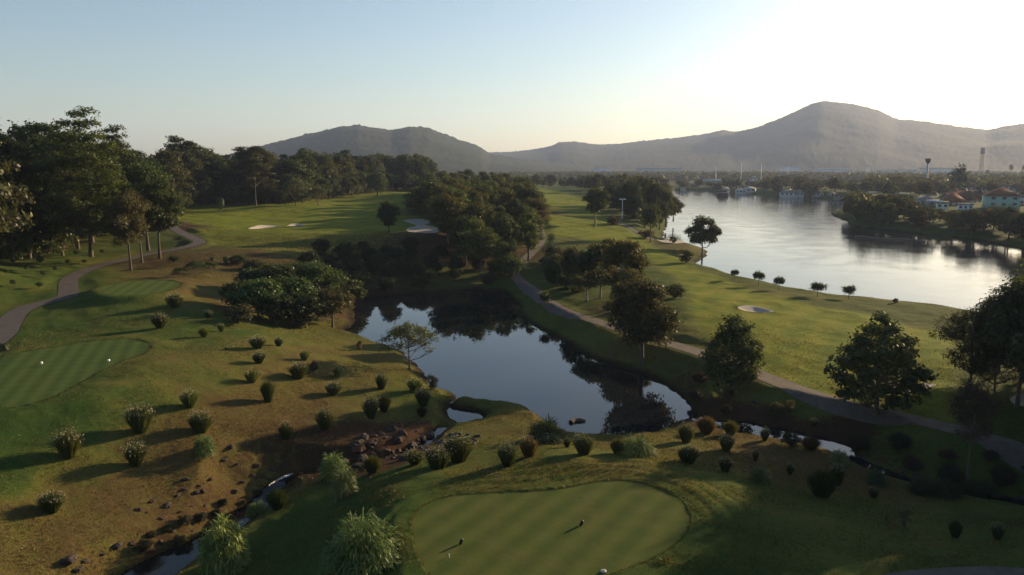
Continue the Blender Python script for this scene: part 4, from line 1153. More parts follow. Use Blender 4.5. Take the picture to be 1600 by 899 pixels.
# keep sight lines to the far houses open: (u, half width, row of the wall's foot, distance)
CLEAR = [(u, w / 2, v, 2000) for u, v, w in [(1563,318,44),(1488,319,30),(1505,315,28),(1522,314,26),(1444,317,22),(1460,319,20),(1472,322,16),(1508,324,20),(1364,303,12),(1406,304,12),(1310,308,14),(1232,304,26),(1249,304,12),(1170,298,20),(1078,290,10),(1086,289,8),(1114,286,28),(1064,282,15),(1093,281,10),(1160,280,26),(1177,284,12),(1233,273,7)]]
CLEAR = [(u, w, v, math.hypot(*at(u, v + 2, 3.5)) - 8) for u, w, v, r in CLEAR]
SHAPE = {'f0': 'round-crowned', 'f1': 'flat-topped', 'f2': 'tiered', 'f3': 'broad', 'f4': 'slender', 'f5': 'spreading', 'f6': 'egg-shaped', 'f7': 'squat', 'dense': 'billowy', 'd0': 'rounded', 'd1': 'wide low', 'd2': 'narrow upright',
         'bushy': 'mounded', 'bushy_b': 'ragged', 'canopy': 'umbrella-like', 'canopy_b': 'domed'}
def tint(c):
    r = c[0] / c[1]
    return 'brownish' if r > .98 else 'yellowish' if r > .86 and c[1] > .075 else 'bright green' if c[1] > .084 else 'olive' if c[1] > .07 else 'dark green' if c[1] > .058 else 'blackish green'
def wood(P, gap, seed, skyline, hmin, hmax, wide, kinds, noun, places, group, name='forest_tree', jitter=8, maxn=400, cols=COLS, sink=.2, cat='tree', urange=(-70, 1670), zmin=.3):
    """places: list of (u limit, words); rows by distance"""
    rs = random.Random(seed)
    pts = scatter(P, gap, seed)
    pts = [p for p in pts if urange[0] < vpix(p[0], p[1], 5)[0] < urange[1]]
    pts.sort(key=lambda p: math.hypot(*p))
    su = [s[0] for s in skyline]; sv = [s[1] for s in skyline]
    cnt = 0; made = []
    for x, y in pts[:maxn]:
        z = zat(x, y)
        if z < zmin: continue
        u, v, d = vpix(x, y, z)
        vt = float(np.interp(u, su, sv)) + rs.uniform(0, jitter)
        hs = height_to(x, y, z, vt)
        h = min(hs, rs.uniform(hmin, hmax))
        for uh, hw, vbh, rh in CLEAR:
            if abs(u - uh) < hw + 5 and math.hypot(x, y) < rh: h = min(h, height_to(x, y, z, vbh - 1.5))
        if h < hmin * .17: continue
        k = rs.choice(kinds)
        w = min(KIND[k][3] / KIND[k][2] * h * rs.uniform(.9, 1.3), h * 1.3, wide * 1.15); w = max(w, wide * .6)
        c = rs.choice(cols)
        t = tree(k, noun, x, y, z - sink, h, w, c, group, name, cat, rs.random() * 6.28)
        made.append((t, u, v, math.hypot(x, y), k, c, h)); cnt += 1
    bins = {}
    for m in made: bins.setdefault(int(m[1] // 60), []).append(m)
    for b in bins.values():
        b.sort(key=lambda m: m[3])
        hh = sorted(m[6] for m in b)
        for i, (t, u, v, r, k, c, h) in enumerate(b):
            row = 'front' if i < len(b) * .34 else 'middle' if i < len(b) * .67 else 'back'
            size = 'tallest' if h == hh[-1] and len(b) > 2 else 'lowest' if h == hh[0] and len(b) > 2 else ''
            pl = [w for lim, w in places if u < lim][0]
            t['label'] = ' '.join((size + ' ' + tint(c) + ' ' + SHAPE.get(k, '') + ' ' + noun + ', ' + row + ', ' + pl).split())
    print(group, cnt)
fl = [(-160,500,7),(-60,430,8.5),(0,398,9),(60,392,8.6),(110,384,8.5),(150,372,8.6),(185,358,9),(235,342,9),(262,330,10),(300,320,10),(400,320,10),(470,316,10.5),(545,304,11.2),(600,296,12),(665,294,12.5)]
SKY_L = [(-200,180),(-60,185),(0,193),(25,192),(50,188),(75,178),(95,176),(120,182),(135,198),(155,210),(180,215),(200,226),(230,222),(262,228),(285,216),(300,213),(320,225),(345,240),(370,238),(395,224),(415,223),(440,244),(465,240),(478,226),(500,230),(520,224),(545,238),(575,240),(600,234),(650,236),(685,236),(720,248)]
PL_L = [(20, "at the left edge"), (75, "above the saplings"), (120, "above the farther saplings"), (170, "left of the path"), (225, "behind the nearest thin tree"), (265, "behind the three roadside trees"), (310, "where the fairway starts"),
        (360, "above the fairway's left end"), (410, "above the twin bunkers"), (460, "over the right twin bunker"), (510, "right of the twin bunkers"), (560, "below the hill's left hump"), (615, "behind the lone tree"), (655, "at the far end"), (9999, "behind the middle wood")]
wood(band(fl, [60,70,80,85,90,95,95,95,90,90,90,90,85,80,70]), 9.8, 3, SKY_L, 17, 34, 17, FK, "tree in the left wood", PL_L, "trees of the wood behind the left fairway", jitter=9, maxn=260)
# low edge of that wood
fe = [(u, v + (6 if u < 260 else 2), z) for u, v, z in fl]
wood(band(fe, 30), 5.4, 33, [(-200,200),(700,200)], 6, 13, 9.5, ['bushy', 'canopy_b', 'f7', 'bushy_b', 'dense'], "low tree edging the left wood", PL_L, "lower trees edging the left wood", name='edge_tree', maxn=190)
fm = [(652,338,8.5),(672,356,8),(692,378,6.5),(704,402,4.2),(735,415,3.2),(770,424,2.6),(798,427,2.4)]
MP = [at(*p) for p in fm] + [at(*p) for p in [(826,408,3.2),(838,380,4.6),(834,350,6.4),(828,322,7.6),(806,296,9),(760,284,11),(700,284,12),(664,296,12)]]
SKY_M = [(600,235),(660,238),(700,246),(740,252),(775,256),(800,262),(830,276),(850,300)]
wood(MP, 7.2, 4, SKY_M, 7, 14.5, 10.5, ['f0', 'f3', 'f6', 'f7', 'dense', 'f5'], "tree in the middle wood", [(690, "beside the white bunker"), (725, "right of the white bunker"), (760, "above the hollow"), (800, "above the pond's top"), (9999, "along the far fairway's left side")], "trees of the wood dividing the fairways", name='copse_tree', jitter=6, maxn=150,
     cols=[(.070, .095, .030), (.085, .105, .032), (.052, .072, .024), (.10, .10, .036), (.09, .125, .036), (.085, .088, .034)])
# scrub in the hollow before the pond
RP = [at(u, v, z) for u, v, z in [(470,432,3),(560,458,.8),(640,456,.8),(700,449,.8),(765,446,.9),(800,432,2),(720,404,4),(640,396,4.2),(560,394,4.8),(500,400,4.6)]]
wood(RP, 5.2, 6, [(400,200),(900,200)], 2.4, 4.2, 6, ['bushy', 'bushy_b'], "scrub bush in the hollow", [(540, "by the canopy trees"), (620, "above the pond's left half"), (700, "above the pond's middle"), (9999, "near the path bend")], "scrub bushes in the hollow above the pond", name='scrub_bush', maxn=60, cols=[(.034, .050, .02), (.04, .056, .022), (.05, .06, .025)], cat='bush')
VP = [at(u, v, -1) for u, v in [(200,862),(240,838),(290,815),(330,795),(380,775),(400,800),(340,812),(280,850),(235,868)]]
wood(VP, 1.25, 19, [(0,200),(1900,200)], .4, 1.1, 1.5, ['bushy', 'bushy_b'], "low bush by the left stream", [(260, "lower part"), (9999, "upper part")], "low bushes by the left stream", name='scrub_bush', zmin=-1.5, maxn=38, cols=[(.045, .05, .022), (.06, .055, .026)], cat='bush')
# ravine on the right
VP = [at(u, v, .8) for u, v in [(1330,690),(1420,705),(1500,720),(1620,745),(1640,775),(1500,752),(1400,728),(1340,706)]]
wood(VP, 3.0, 8, [(1000,200),(1900,200)], .9, 1.9, 2.6, ['bushy', 'bushy_b'], "low bush in the shaded ravine", [(1420, "left part"), (1520, "middle part"), (9999, "right part")], "low bushes in the shaded ravine", name='scrub_bush', zmin=.1, maxn=30, cols=[(.030, .036, .02), (.045, .035, .022)], cat='bush')
VP = [at(u, v, .6) for u, v in [(1085,600),(1130,622),(1200,655),(1300,680),(1300,692),(1200,664),(1110,640),(1080,618)]]
wood(VP, 3.2, 9, [(1000,200),(1900,200)], .7, 1.5, 2.2, ['bushy', 'bushy_b'], "pond-bank bush", [(1140, "by the pond's end"), (1220, "below the smaller layered tree"), (9999, "above the bright stream")], "small bushes on the pond's right bank", name='scrub_bush', zmin=.1, maxn=18, cols=[(.035, .036, .02), (.05, .036, .022)], cat='bush')
# right bank of the pond, upper
VP = [at(u, v, 2.4) for u, v in [(845,425),(870,452),(900,462),(935,460),(925,420),(870,400)]]
wood(VP, 5, 10, [(800,380),(1000,380)], 2.5, 5, 5, ['bushy', 'bushy_b'], "path-bend thicket bush", [(880, "left end"), (9999, "right end")], "bushes of the thicket at the path bend", name='scrub_bush', maxn=18, cat='bush')
# beyond the far fairway
fb = [(836,300,5),(870,296,4.5),(900,302,4.5),(940,315,4),(965,320,3.5),(1000,318,3),(1040,312,2)]
wood(band(fb, [300,330,330,260,240,260,300]), 19, 12, [(820,262),(860,268),(900,266),(960,262),(1050,268)], 9, 15, 15, ['d0', 'd1', 'd2', 'f0', 'f7'], "hazy tree beyond the right fairway", [(870, "left end"), (920, "behind the fairway's end"), (970, "left behind the flood light"), (9999, "behind the lakeside grove")], "trees beyond the right fairway", name='far_tree', jitter=14, maxn=75, cols=[(.055, .068, .028), (.07, .078, .032), (.06, .06, .03)])
# wooded point across the lake
fp = [(1331,350,1),(1365,357,1),(1400,361,1),(1440,364,1),(1480,368,1),(1540,377,1),(1600,389,1),(1690,404,1)]
SKY_P = [(1310,300),(1335,297),(1365,303),(1390,295),(1410,301),(1425,310),(1456,323),(1500,324),(1522,320),(1567,318),(1600,314),(1700,310)]
wood(band(fp, [90,75,60,50,45,45,45,45]), 7.6, 14, SKY_P, 9, 14, 13, ['d0', 'd1', 'f7', 'f0', 'dense'], "tree on the far point", [(1360, "at its tip"), (1410, "near its tip"), (1460, "behind the floating logs"), (1520, "below the brown roofs"), (1580, "below the mint green house"), (9999, "at the right edge")], "trees on the point across the lake", name='shore_tree', jitter=5, maxn=120, cols=[(.060, .072, .024), (.075, .092, .026), (.045, .056, .02), (.07, .062, .026)])
# behind the houses and along the far shore
fq = [(1060,296,1.5),(1130,299,1.5),(1190,302,1.5),(1260,307,1.5),(1320,312,2),(1420,318,4),(1500,300,6),(1620,303,6)]
wood(band(fq, [330,330,330,330,240,240,240,240]), 21, 15, [(1040,276),(1100,274),(1140,268),(1180,276),(1230,270),(1300,268),(1330,272),(1400,262),(1440,276),(1500,280),(1620,278)], 9, 15, 20, ['d0', 'd1', 'd2'], "far-bank tree", [(1110, "left of the houseboat"), (1180, "behind the houseboat"), (1260, "right of the houseboat"), (1330, "left of the point"), (1430, "behind the point's tip"), (1520, "among the brown roofs"), (9999, "behind the mint green house")], "bank trees behind the lake", name='bank_tree', jitter=12, maxn=135, cols=[(.06, .066, .028), (.072, .078, .030), (.065, .058, .03)])
ptree('d0', 1497, 300, 255, 30, (.05, .065, .025), "big single round tree standing above the far houses", z=6)
for u, vb, vt, lab in [(1578,285,255,"coconut palm standing tallest behind the far houses"),(1541,285,264,"shorter palm left of the tallest one behind the houses"),(1598,285,256,"palm cut by the right edge behind the houses"),(1512,285,266,"low palm right of the big single round tree")]:
    ptree('palm', u, vb, vt, 13, (.07, .075, .035), lab, name='palm_tree', cat='palm', z=6)

def far_wood():
    rs = np.random.RandomState(90)
    n = 4200; az = rs.uniform(-.02, .68, n); r = np.exp(rs.uniform(math.log(560), math.log(3000), n)); r = np.where((az < .42) & (r < 1400), r + 900, r); r = np.where((az > .42) & (r < 800), r + 500, r)
    x = np.sin(az) * r; y = np.cos(az) * r
    C = []; N = []; 
    m = 34
    R = rs.uniform(5, 11, n); H = rs.uniform(7, 14, n)
    d = rs.normal(0, 1, (n, m, 3)); d /= np.linalg.norm(d, axis=2)[:, :, None]; d[:, :, 2] = np.abs(d[:, :, 2])
    C = np.stack([x, y, np.full(n, 3.0)], 1)[:, None] + d * np.stack([R, R, H], 1)[:, None]
    V, Fq = leaves(rs, C.reshape(-1, 3), d.reshape(-1, 3), 2.6, .7, .4)
    me = mesh_np("far_woodland", V, Fq, [M['leaf']], False, attrs={'v': ('FACE', rs.rand(len(Fq)) * .5 + .25)})
    o = link("far_woodland", me); o.color = (.06, .066, .03, 1); tag(o, kind='stuff')
    o['label'] = "hazy plain of treetops between the far shore and the hills"; o['category'] = "woodland"
far_wood()

# ------------------------------------------------------------------ grass and dry tufts on the near slopes
def tufts():
    rs = np.random.RandomState(77)
    n = 170000
    az = rs.uniform(-.62, .64, n); r = np.exp(rs.uniform(math.log(42), math.log(125), n))
    x = np.sin(az) * r; y = np.cos(az) * r
    ok = np.ones(n, bool)
    for P in (TEE_A, TEE_B, TEE_C): ok &= sdf(x, y, P, 4) > .25
    ok &= sdf(x, y, POND, 4) > .3
    for L in (PATH_L, PATH_R, ROAD_B): ok &= seg_dist(x, y, [(p[0], p[1]) for p in L]) > 1.7
    for L in (STREAM_L, STREAM_R): ok &= seg_dist(x, y, [(p[0], p[1]) for p in L]) > 2.6
    keep = vnoise(x, y, 3.5, 6) + .5 * vnoise(x, y, 11, 7) + .25 > rs.rand(n) * .6
    ok &= keep
    x = x[ok]; y = y[ok]
    ex = []; ey = []
    for P in (TEE_A, TEE_B, TEE_C):
        Q = P + P[:1]
        for (a, b), (c, d) in zip(Q[:-1], Q[1:]):
            m = int(math.hypot(c - a, d - b) / .09) + 1
            t = rs.rand(m); ex += list(a + (c - a) * t + rs.normal(0, .05, m)); ey += list(b + (d - b) * t + rs.normal(0, .05, m))
    ne = len(ex)
    x = np.r_[x, ex]; y = np.r_[y, ey]; n = len(x)
    z = land(x, y); edge = np.arange(n) >= n - ne
    z[edge] = land(x[edge], y[edge], True, False) - .03
    k = 3
    X = np.repeat(x, k) + rs.normal(0, .05, n * k); Y = np.repeat(y, k) + rs.normal(0, .05, n * k); Z = np.repeat(z, k)
    h = rs.uniform(.05, .17, n * k) * np.repeat(rs.uniform(.5, 1.3, n), k); a = rs.rand(n * k) * 6.283
    w = .018 + .012 * rs.rand(n * k)
    lx = rs.normal(0, .5, n * k) * h; ly = rs.normal(0, .5, n * k) * h
    V = np.empty((n * k, 3, 3))
    V[:, 0] = np.c_[X - np.cos(a) * w, Y - np.sin(a) * w, Z - .02]; V[:, 1] = np.c_[X + np.cos(a) * w, Y + np.sin(a) * w, Z - .02]
    V[:, 2] = np.c_[X + lx, Y + ly, Z + h]
    v = np.repeat(np.where(edge, .3, rs.normal(.5, .25, n).clip(0, 1)), k)
    me = mesh_np("grass", V.reshape(-1, 3), np.arange(n * k * 3).reshape(-1, 3), [M['blade']], False, attrs={'v': ('FACE', v)})
    o = link("grass", me); o.color = (.09, .082, .026, 1)
    tag(o, "short dry grass tufts over the near slopes", "grass", None, 'stuff')
    print('tufts', n)
tufts()
# ------------------------------------------------------------------ stones, logs, white water
def rock_mesh(seed, mat):
    import bmesh
    rs = np.random.RandomState(seed)
    bm = bmesh.new(); bmesh.ops.create_icosphere(bm, subdivisions=3, radius=1)
    ds = rs.normal(0, 1, (9, 3)); ds /= np.linalg.norm(ds, axis=1)[:, None]; off = rs.uniform(.55, .85, 9)
    for v in bm.verts:
        c = np.array(v.co)
        for d, o in zip(ds, off):
            k = c @ d
            if k > o: c = c - d * (k - o) * .9
        n = .08 * math.sin(c[0] * 7 + seed) * math.cos(c[1] * 6) + .05 * math.sin(c[2] * 13 + c[0] * 9)
        v.co = c * (1 + n)
    me = bpy.data.meshes.new("rock"); bm.to_mesh(me); bm.free(); me.materials.append(mat)
    return me
ROCK = [rock_mesh(i, M['rock']) for i in range(4)] + [rock_mesh(10 + i, M['rockred']) for i in range(3)]
def rock(x, y, z, s, label, group, k=None, fl=.55):
    s *= .55; z -= .16 * s
    o = link("rock", ROCK[RND.randrange(len(ROCK)) if k is None else k], None, (x, y, z), RND.random() * 6.28, (s * RND.uniform(.8, 1.3), s * RND.uniform(.6, 1.0), s * fl * RND.uniform(.7, 1.2)))
    o.rotation_euler = (RND.uniform(-.3, .3), RND.uniform(-.3, .3), o.rotation_euler[2])
    return tag(o, label, "rock", group)
for u, v, s, lab in [(360,698,.75,"blackish rock on the brown slope, largest of the top pair"),(373,706,.4,"small dark rock just below the top pair's larger one"),(350,718,.6,"dark slab rock left of the gully bushes"),(402,727,.8,"broad dark rock left above the white water"),(426,733,.9,"brown boulder just above the white water"),
      (290,749,.65,"flat double rock midway on the slope"),(286,765,.6,"dark rock below the flat double rock"),(305,771,.75,"dark rock in a row above the stream, left"),(317,768,.5,"small rock beside the row above the stream"),(366,768,.8,"dark wet rock at the stream's upper edge"),(400,766,.8,"dark wet rock directly below the white water"),
      (238,783,.7,"wedge-shaped rock on the lower slope"),(216,797,.7,"low tilted rock left of the wedge-shaped one"),(262,790,.9,"brown outcrop above the dark stream"),(318,803,.6,"rock with a pale face by the narrow stream"),(104,876,1.35,"largest brown boulder in the lower left corner"),(120,890,.7,"small boulder in front of the largest one"),
      (132,878,.6,"boulder on the right side of the largest one"),(182,853,.9,"dark rock on the lower stream bank, left"),(206,849,.8,"dark rock on the lower stream bank, right"),(236,862,.8,"pale wet rock at the edge of the wide stream"),(253,848,.7,"mossy rock by the wide stream"),(536,768,.6,"dark rock under the olive leafy bush"),(577,748,.5,"dark rock right of the olive leafy bush"),
      (370,726,.45,"small red stone between slope and gully"),(330,748,.6,"half buried rock above the stream rocks"),(1180,628,.7,"grey stone on the shaded bank below the path"),(395,742,.5,"low rock beside the broad brown boulder")]:
    x, y, z = ground(u, v)
    rock(x, y, z + .05 * s, s, lab, "rocks along the left stream")
rs_ = random.Random(31)
RPOLY = [(545,700),(560,680),(600,668),(640,662),(690,668),(735,678),(760,688),(740,700),(700,702),(660,716),(620,722),(590,735),(540,738),(505,742),(500,725)]
A_ = [(p[0], p[1]) for p in RPOLY]
cnt = 0
while cnt < 90:
    u = rs_.uniform(500, 760); v = rs_.uniform(660, 742)
    if not inside(np.array([u]), np.array([v]), A_)[0]: continue
    x, y, z = ground(u, v)
    s_ = rs_.choice([.4, .5, .6, .8, 1.2]); kk = rs_.randrange(len(ROCK))
    rock(x, y, z, s_, {.4: 'tiny', .5: 'small', .6: 'middling', .8: 'big', 1.2: 'very big'}[s_] + (' blackish' if kk < 4 else ' red-brown') + ' rock of the jumbled field, ' + ('at its left end' if u < 570 else 'left of its middle' if u < 620 else 'right of its middle' if u < 690 else 'below the pond inlet'), "rocks of the jumbled rock field", k=kk, fl=.8)
    cnt += 1
for u, v in [(470,740),(300,700+90),(320,790),(340,800),(280,800),(255,810),(230,800),(290,815),(270,830),(300,830),(215,835),(190,870),(160,865),(150,885),(240,838),(380,752),(345,790),(410,745),(310,758),(275,775)]:
    x, y, z = ground(u, v)
    rock(x, y, z, rs_.uniform(.25, .6), "small dark stone scattered along the left bank of the lower stream", "small stones along the lower stream")
for u, v in [(1345,716),(1360,712),(1375,722),(1392,727),(1410,738),(1430,742),(1455,752),(1475,757),(1500,764),(1530,768),(1560,775),(1590,780),(1320,712),(1335,728),(1400,720),(1440,730)]:
    x, y, z = ground(u, v)
    rock(x, y, z, rs_.uniform(.35, .8), "dark stone lining the shaded ravine stream at right", "stones lining the shaded ravine stream", k=rs_.randrange(4))

def loft(name, mat, path, radii, parent=None, sides=8):
    V, Fq = tube(path, radii, sides)
    return link(name, mesh_np(name, V, Fq, [mat], True), parent)
def log_at(pts, r, label, name='log'):
    P = [at(u, v) + (.02 + .06 * ((i * 7) % 3),) for i, (u, v) in enumerate(pts)]
    o = loft(name, M['wood'], P, [r * (1 - .5 * i / len(P)) + .02 for i in range(len(P))])
    return tag(o, label, "log", None)
x0, y0 = at(893, 660)
t = log_at([(892,661),(898,658.5),(905,657.5),(914,658.5)], .28, "dark half-sunken log floating near the pond's front shore")
t = log_at([(1336,370),(1352,371),(1372,373.5),(1395,374)], .55, "long thin floating log in the lake, left piece of two")
t = log_at([(1396,374.5),(1410,375),(1425,376.5),(1446,377.5)], .45, "long thin floating log in the lake, right piece of two")
t = log_at([(1086,305),(1090,305.2),(1094,305.4)], .5, "low dark float on the far lake left of the houseboat")

def foam():
    rs = np.random.RandomState(4)
    V = []; Fq = []
    P = [at(u, v, z) + (z,) for u, v, z in [(425,762,-.9),(433,757,-.85),(440,753,-.75),(448,750,-.7),(456,747,-.65)]]
    n = 40; m = 7
    for i in range(n):
        t = i / (n - 1) * (len(P) - 1); k = min(int(t), len(P) - 2); f = t - k
        c = np.array(P[k]) * (1 - f) + np.array(P[k + 1]) * f
        for j in range(m):
            s = (j / (m - 1) - .5) * .7
            V.append([c[0] + s * .45, c[1] + s * .9, c[2] + .30 + .16 * rs.rand() - .5 * s * s])
    for i in range(n - 1):
        for j in range(m - 1):
            if rs.rand() < .22: continue
            a = i * m + j; Fq.append([a, a + 1, a + m + 1, a + m])
    tag(link("white_water", mesh_np("white_water", np.array(V), np.array(Fq), [M['foam']], True)), kind='structure')
foam()

# ------------------------------------------------------------------ things on the tees
def bevel_box(name, sx, sy, sz, mat, parent, loc=(0, 0, 0), rot=(0, 0, 0), bev=.02):
    import bmesh
    bm = bmesh.new(); bmesh.ops.create_cube(bm, size=1)
    for v in bm.verts: v.co = (v.co.x * sx, v.co.y * sy, v.co.z * sz)
    if bev: bmesh.ops.bevel(bm, geom=bm.edges[:], offset=bev, segments=2, affect='EDGES')
    me = bpy.data.meshes.new(name); bm.to_mesh(me); bm.free(); me.materials.append(mat)
    o = link(name, me, parent, loc); o.rotation_euler = rot
    return o
def marker(u, v, mat, h, label, dark=False):
    x, y, z = ground(u, v)
    r = bpy.data.objects.new("tee_marker", None); COL.objects.link(r); r.location = (x, y, z)
    tag(r, label, "tee marker")
    if dark:
        o = loft("block", mat, [(-.02, 0, 0), (-.02, 0, h * .8), (-.02, .0, h), (-.02, 0, h + .02)], [.10, .095, .085, .02], r, 10)
        o.rotation_euler = (0, -.45, 2.4)
        loft("stake", M['metal'], [(0, 0, -.1), (0, 0, .06)], [.015, .015], r, 6)
    else:
        pts = [(0, 0, .05 + h * t) for t in (0, .15, .4, .7, .9, 1)]
        loft("ball", mat, pts, [.02, .11, .15, .13, .07, .005], r, 12)
        loft("stake", M['metal'], [(0, 0, -.1), (0, 0, .08)], [.02, .02], r, 6)
marker(65, 570, M['white'], .28, "white tee marker, left one on the lower left tee")
marker(170, 566, M['white'], .28, "white tee marker, right one on the lower left tee")
marker(719, 849, M['black'], .34, "black tee marker, left one on the near tee", True)
marker(907, 820, M['black'], .34, "black tee marker, right one on the near tee", True)
x, y, z = ground(702, 870)
o = loft("peg", M['white'], [(x, y, z - .05), (x, y, z + .10), (x, y, z + .16), (x, y, z + .165)], [.018, .018, .03, .005]); tag(o, "small pale peg standing on the near tee below its left marker", "peg")
x, y, z = ground(943, 893)
r = bpy.data.objects.new("sprinkler_cover", None); COL.objects.link(r); r.location = (x, y, z); tag(r, "round pale sprinkler cover in the grass at the near tee's lower edge", "sprinkler")
loft("lid", M['metal'], [(0, 0, -.02), (0, 0, .05), (0, 0, .06), (0, 0, .062)], [.16, .16, .13, .005], r, 16)
loft("nozzle", M['black'], [(0, 0, .05), (0, 0, .085), (0, 0, .087)], [.05, .045, .005], r, 10)
x, y, z = ground(262, 545)
o = bevel_box("yardage_plate", .3, .2, .04, M['black'], None, (x, y, z + .02)); tag(o, "small dark plate in the turf past the lower left tee's tip", "plate")
# ------------------------------------------------------------------ far shore: houses, boat, masts
def hx(t): return t
WALL = {}
def wallmat(c):
    if c not in WALL: WALL[c] = plain("wall_paint", c, .8, .1, .8)
    return WALL[c]
ROOFM = {}
def roofmat(c):
    if c not in ROOFM: ROOFM[c] = plain("roof_tiles", c, .8, .3, 1.5, .25, .5)
    return ROOFM[c]
GLASS = plain("window_glass", (.05, .06, .07), .15, .2, 1, .6)
def box_vf(x0, x1, y0, y1, z0, z1):
    V = [(x, y, z) for z in (z0, z1) for y in (y0, y1) for x in (x0, x1)]
    return np.array(V, float), np.array([(0, 2, 3, 1), (4, 5, 7, 6), (0, 1, 5, 4), (2, 6, 7, 3), (0, 4, 6, 2), (1, 3, 7, 5)])
def house(u, vb, wpx, wallpx, roofpx, wall, roof, label, z=4.5, style='hip', depth=.7, rz=0.0, floors=1, nw=4, name='house', cat='house', group=None):
    x, y = at(u, vb, z)
    if name == 'building':
        k = 2500 / math.hypot(x, y); x *= k; y *= k
    zz = zat(x, y); z = zz; 
    w = size_at(x, y, z, wpx); hw = size_at(x, y, z, wallpx) ; hr = size_at(x, y, z, roofpx)
    # standing at its own height, foot hidden by trees: walls reach the ground
    top = CAM_Z + (height_to(x, y, z, vb - wallpx) + z - CAM_Z)
    hw = top - z
    d = w * depth
    r = bpy.data.objects.new(name, None); COL.objects.link(r); r.location = (x, y, z); r.rotation_euler = (0, 0, -math.atan2(x, y) + rz)
    tag(r, label, cat, group)
    V, Fq = box_vf(-w / 2, w / 2, -d / 2, d / 2, -1, hw)
    link("wall", mesh_np("wall", V, Fq, [wallmat(wall)]), r)
    e = .04 * w
    if style == 'hip':
        rr = max(w / 2 - d / 2, .1 * w)
        V = np.array([(-w / 2 - e, -d / 2 - e, hw - .1), (w / 2 + e, -d / 2 - e, hw - .1), (w / 2 + e, d / 2 + e, hw - .1), (-w / 2 - e, d / 2 + e, hw - .1), (-rr, 0, hw + hr), (rr, 0, hw + hr)])
        faces = [np.array([(0, 1, 5, 4), (2, 3, 4, 5), (3, 2, 1, 0)]), np.array([(1, 2, 5), (3, 0, 4)])]
    elif style == 'gable':
        V = np.array([(-w / 2 - e, -d / 2 - e, hw - .1), (w / 2 + e, -d / 2 - e, hw - .1), (w / 2 + e, d / 2 + e, hw - .1), (-w / 2 - e, d / 2 + e, hw - .1), (0, -d / 2 - e, hw + hr), (0, d / 2 + e, hw + hr)])
        faces = [np.array([(0, 4, 5, 3), (4, 1, 2, 5), (3, 2, 1, 0)]), np.array([(0, 1, 4), (2, 3, 5)])]
    else:
        V, f = box_vf(-w / 2 - e, w / 2 + e, -d / 2 - e, d / 2 + e, hw, hw + max(hr, .3)); faces = [f]
    link("roof", mesh_np("roof", V, faces, [roofmat(roof)]), r)
    fh = min(3.0, hw * .9)
    for f in range(floors):
        for i in range(nw):
            cx = -w / 2 + w * (i + .5) / nw; ww = min(w / nw * .28, .9)
            zt = hw - .5 - f * 3.0
            V, Fq = box_vf(cx - ww, cx + ww, -d / 2 - .06, -d / 2 + .1, zt - 1.3, zt)
            link("window", mesh_np("window", V, Fq, [GLASS]), r)
BRN = (.17, .07, .04); BRN2 = (.11, .055, .036); WHT = (.42, .40, .37); TEAL = (.24, .38, .33); GRY = (.22, .21, .2); PALE = (.5, .5, .5)
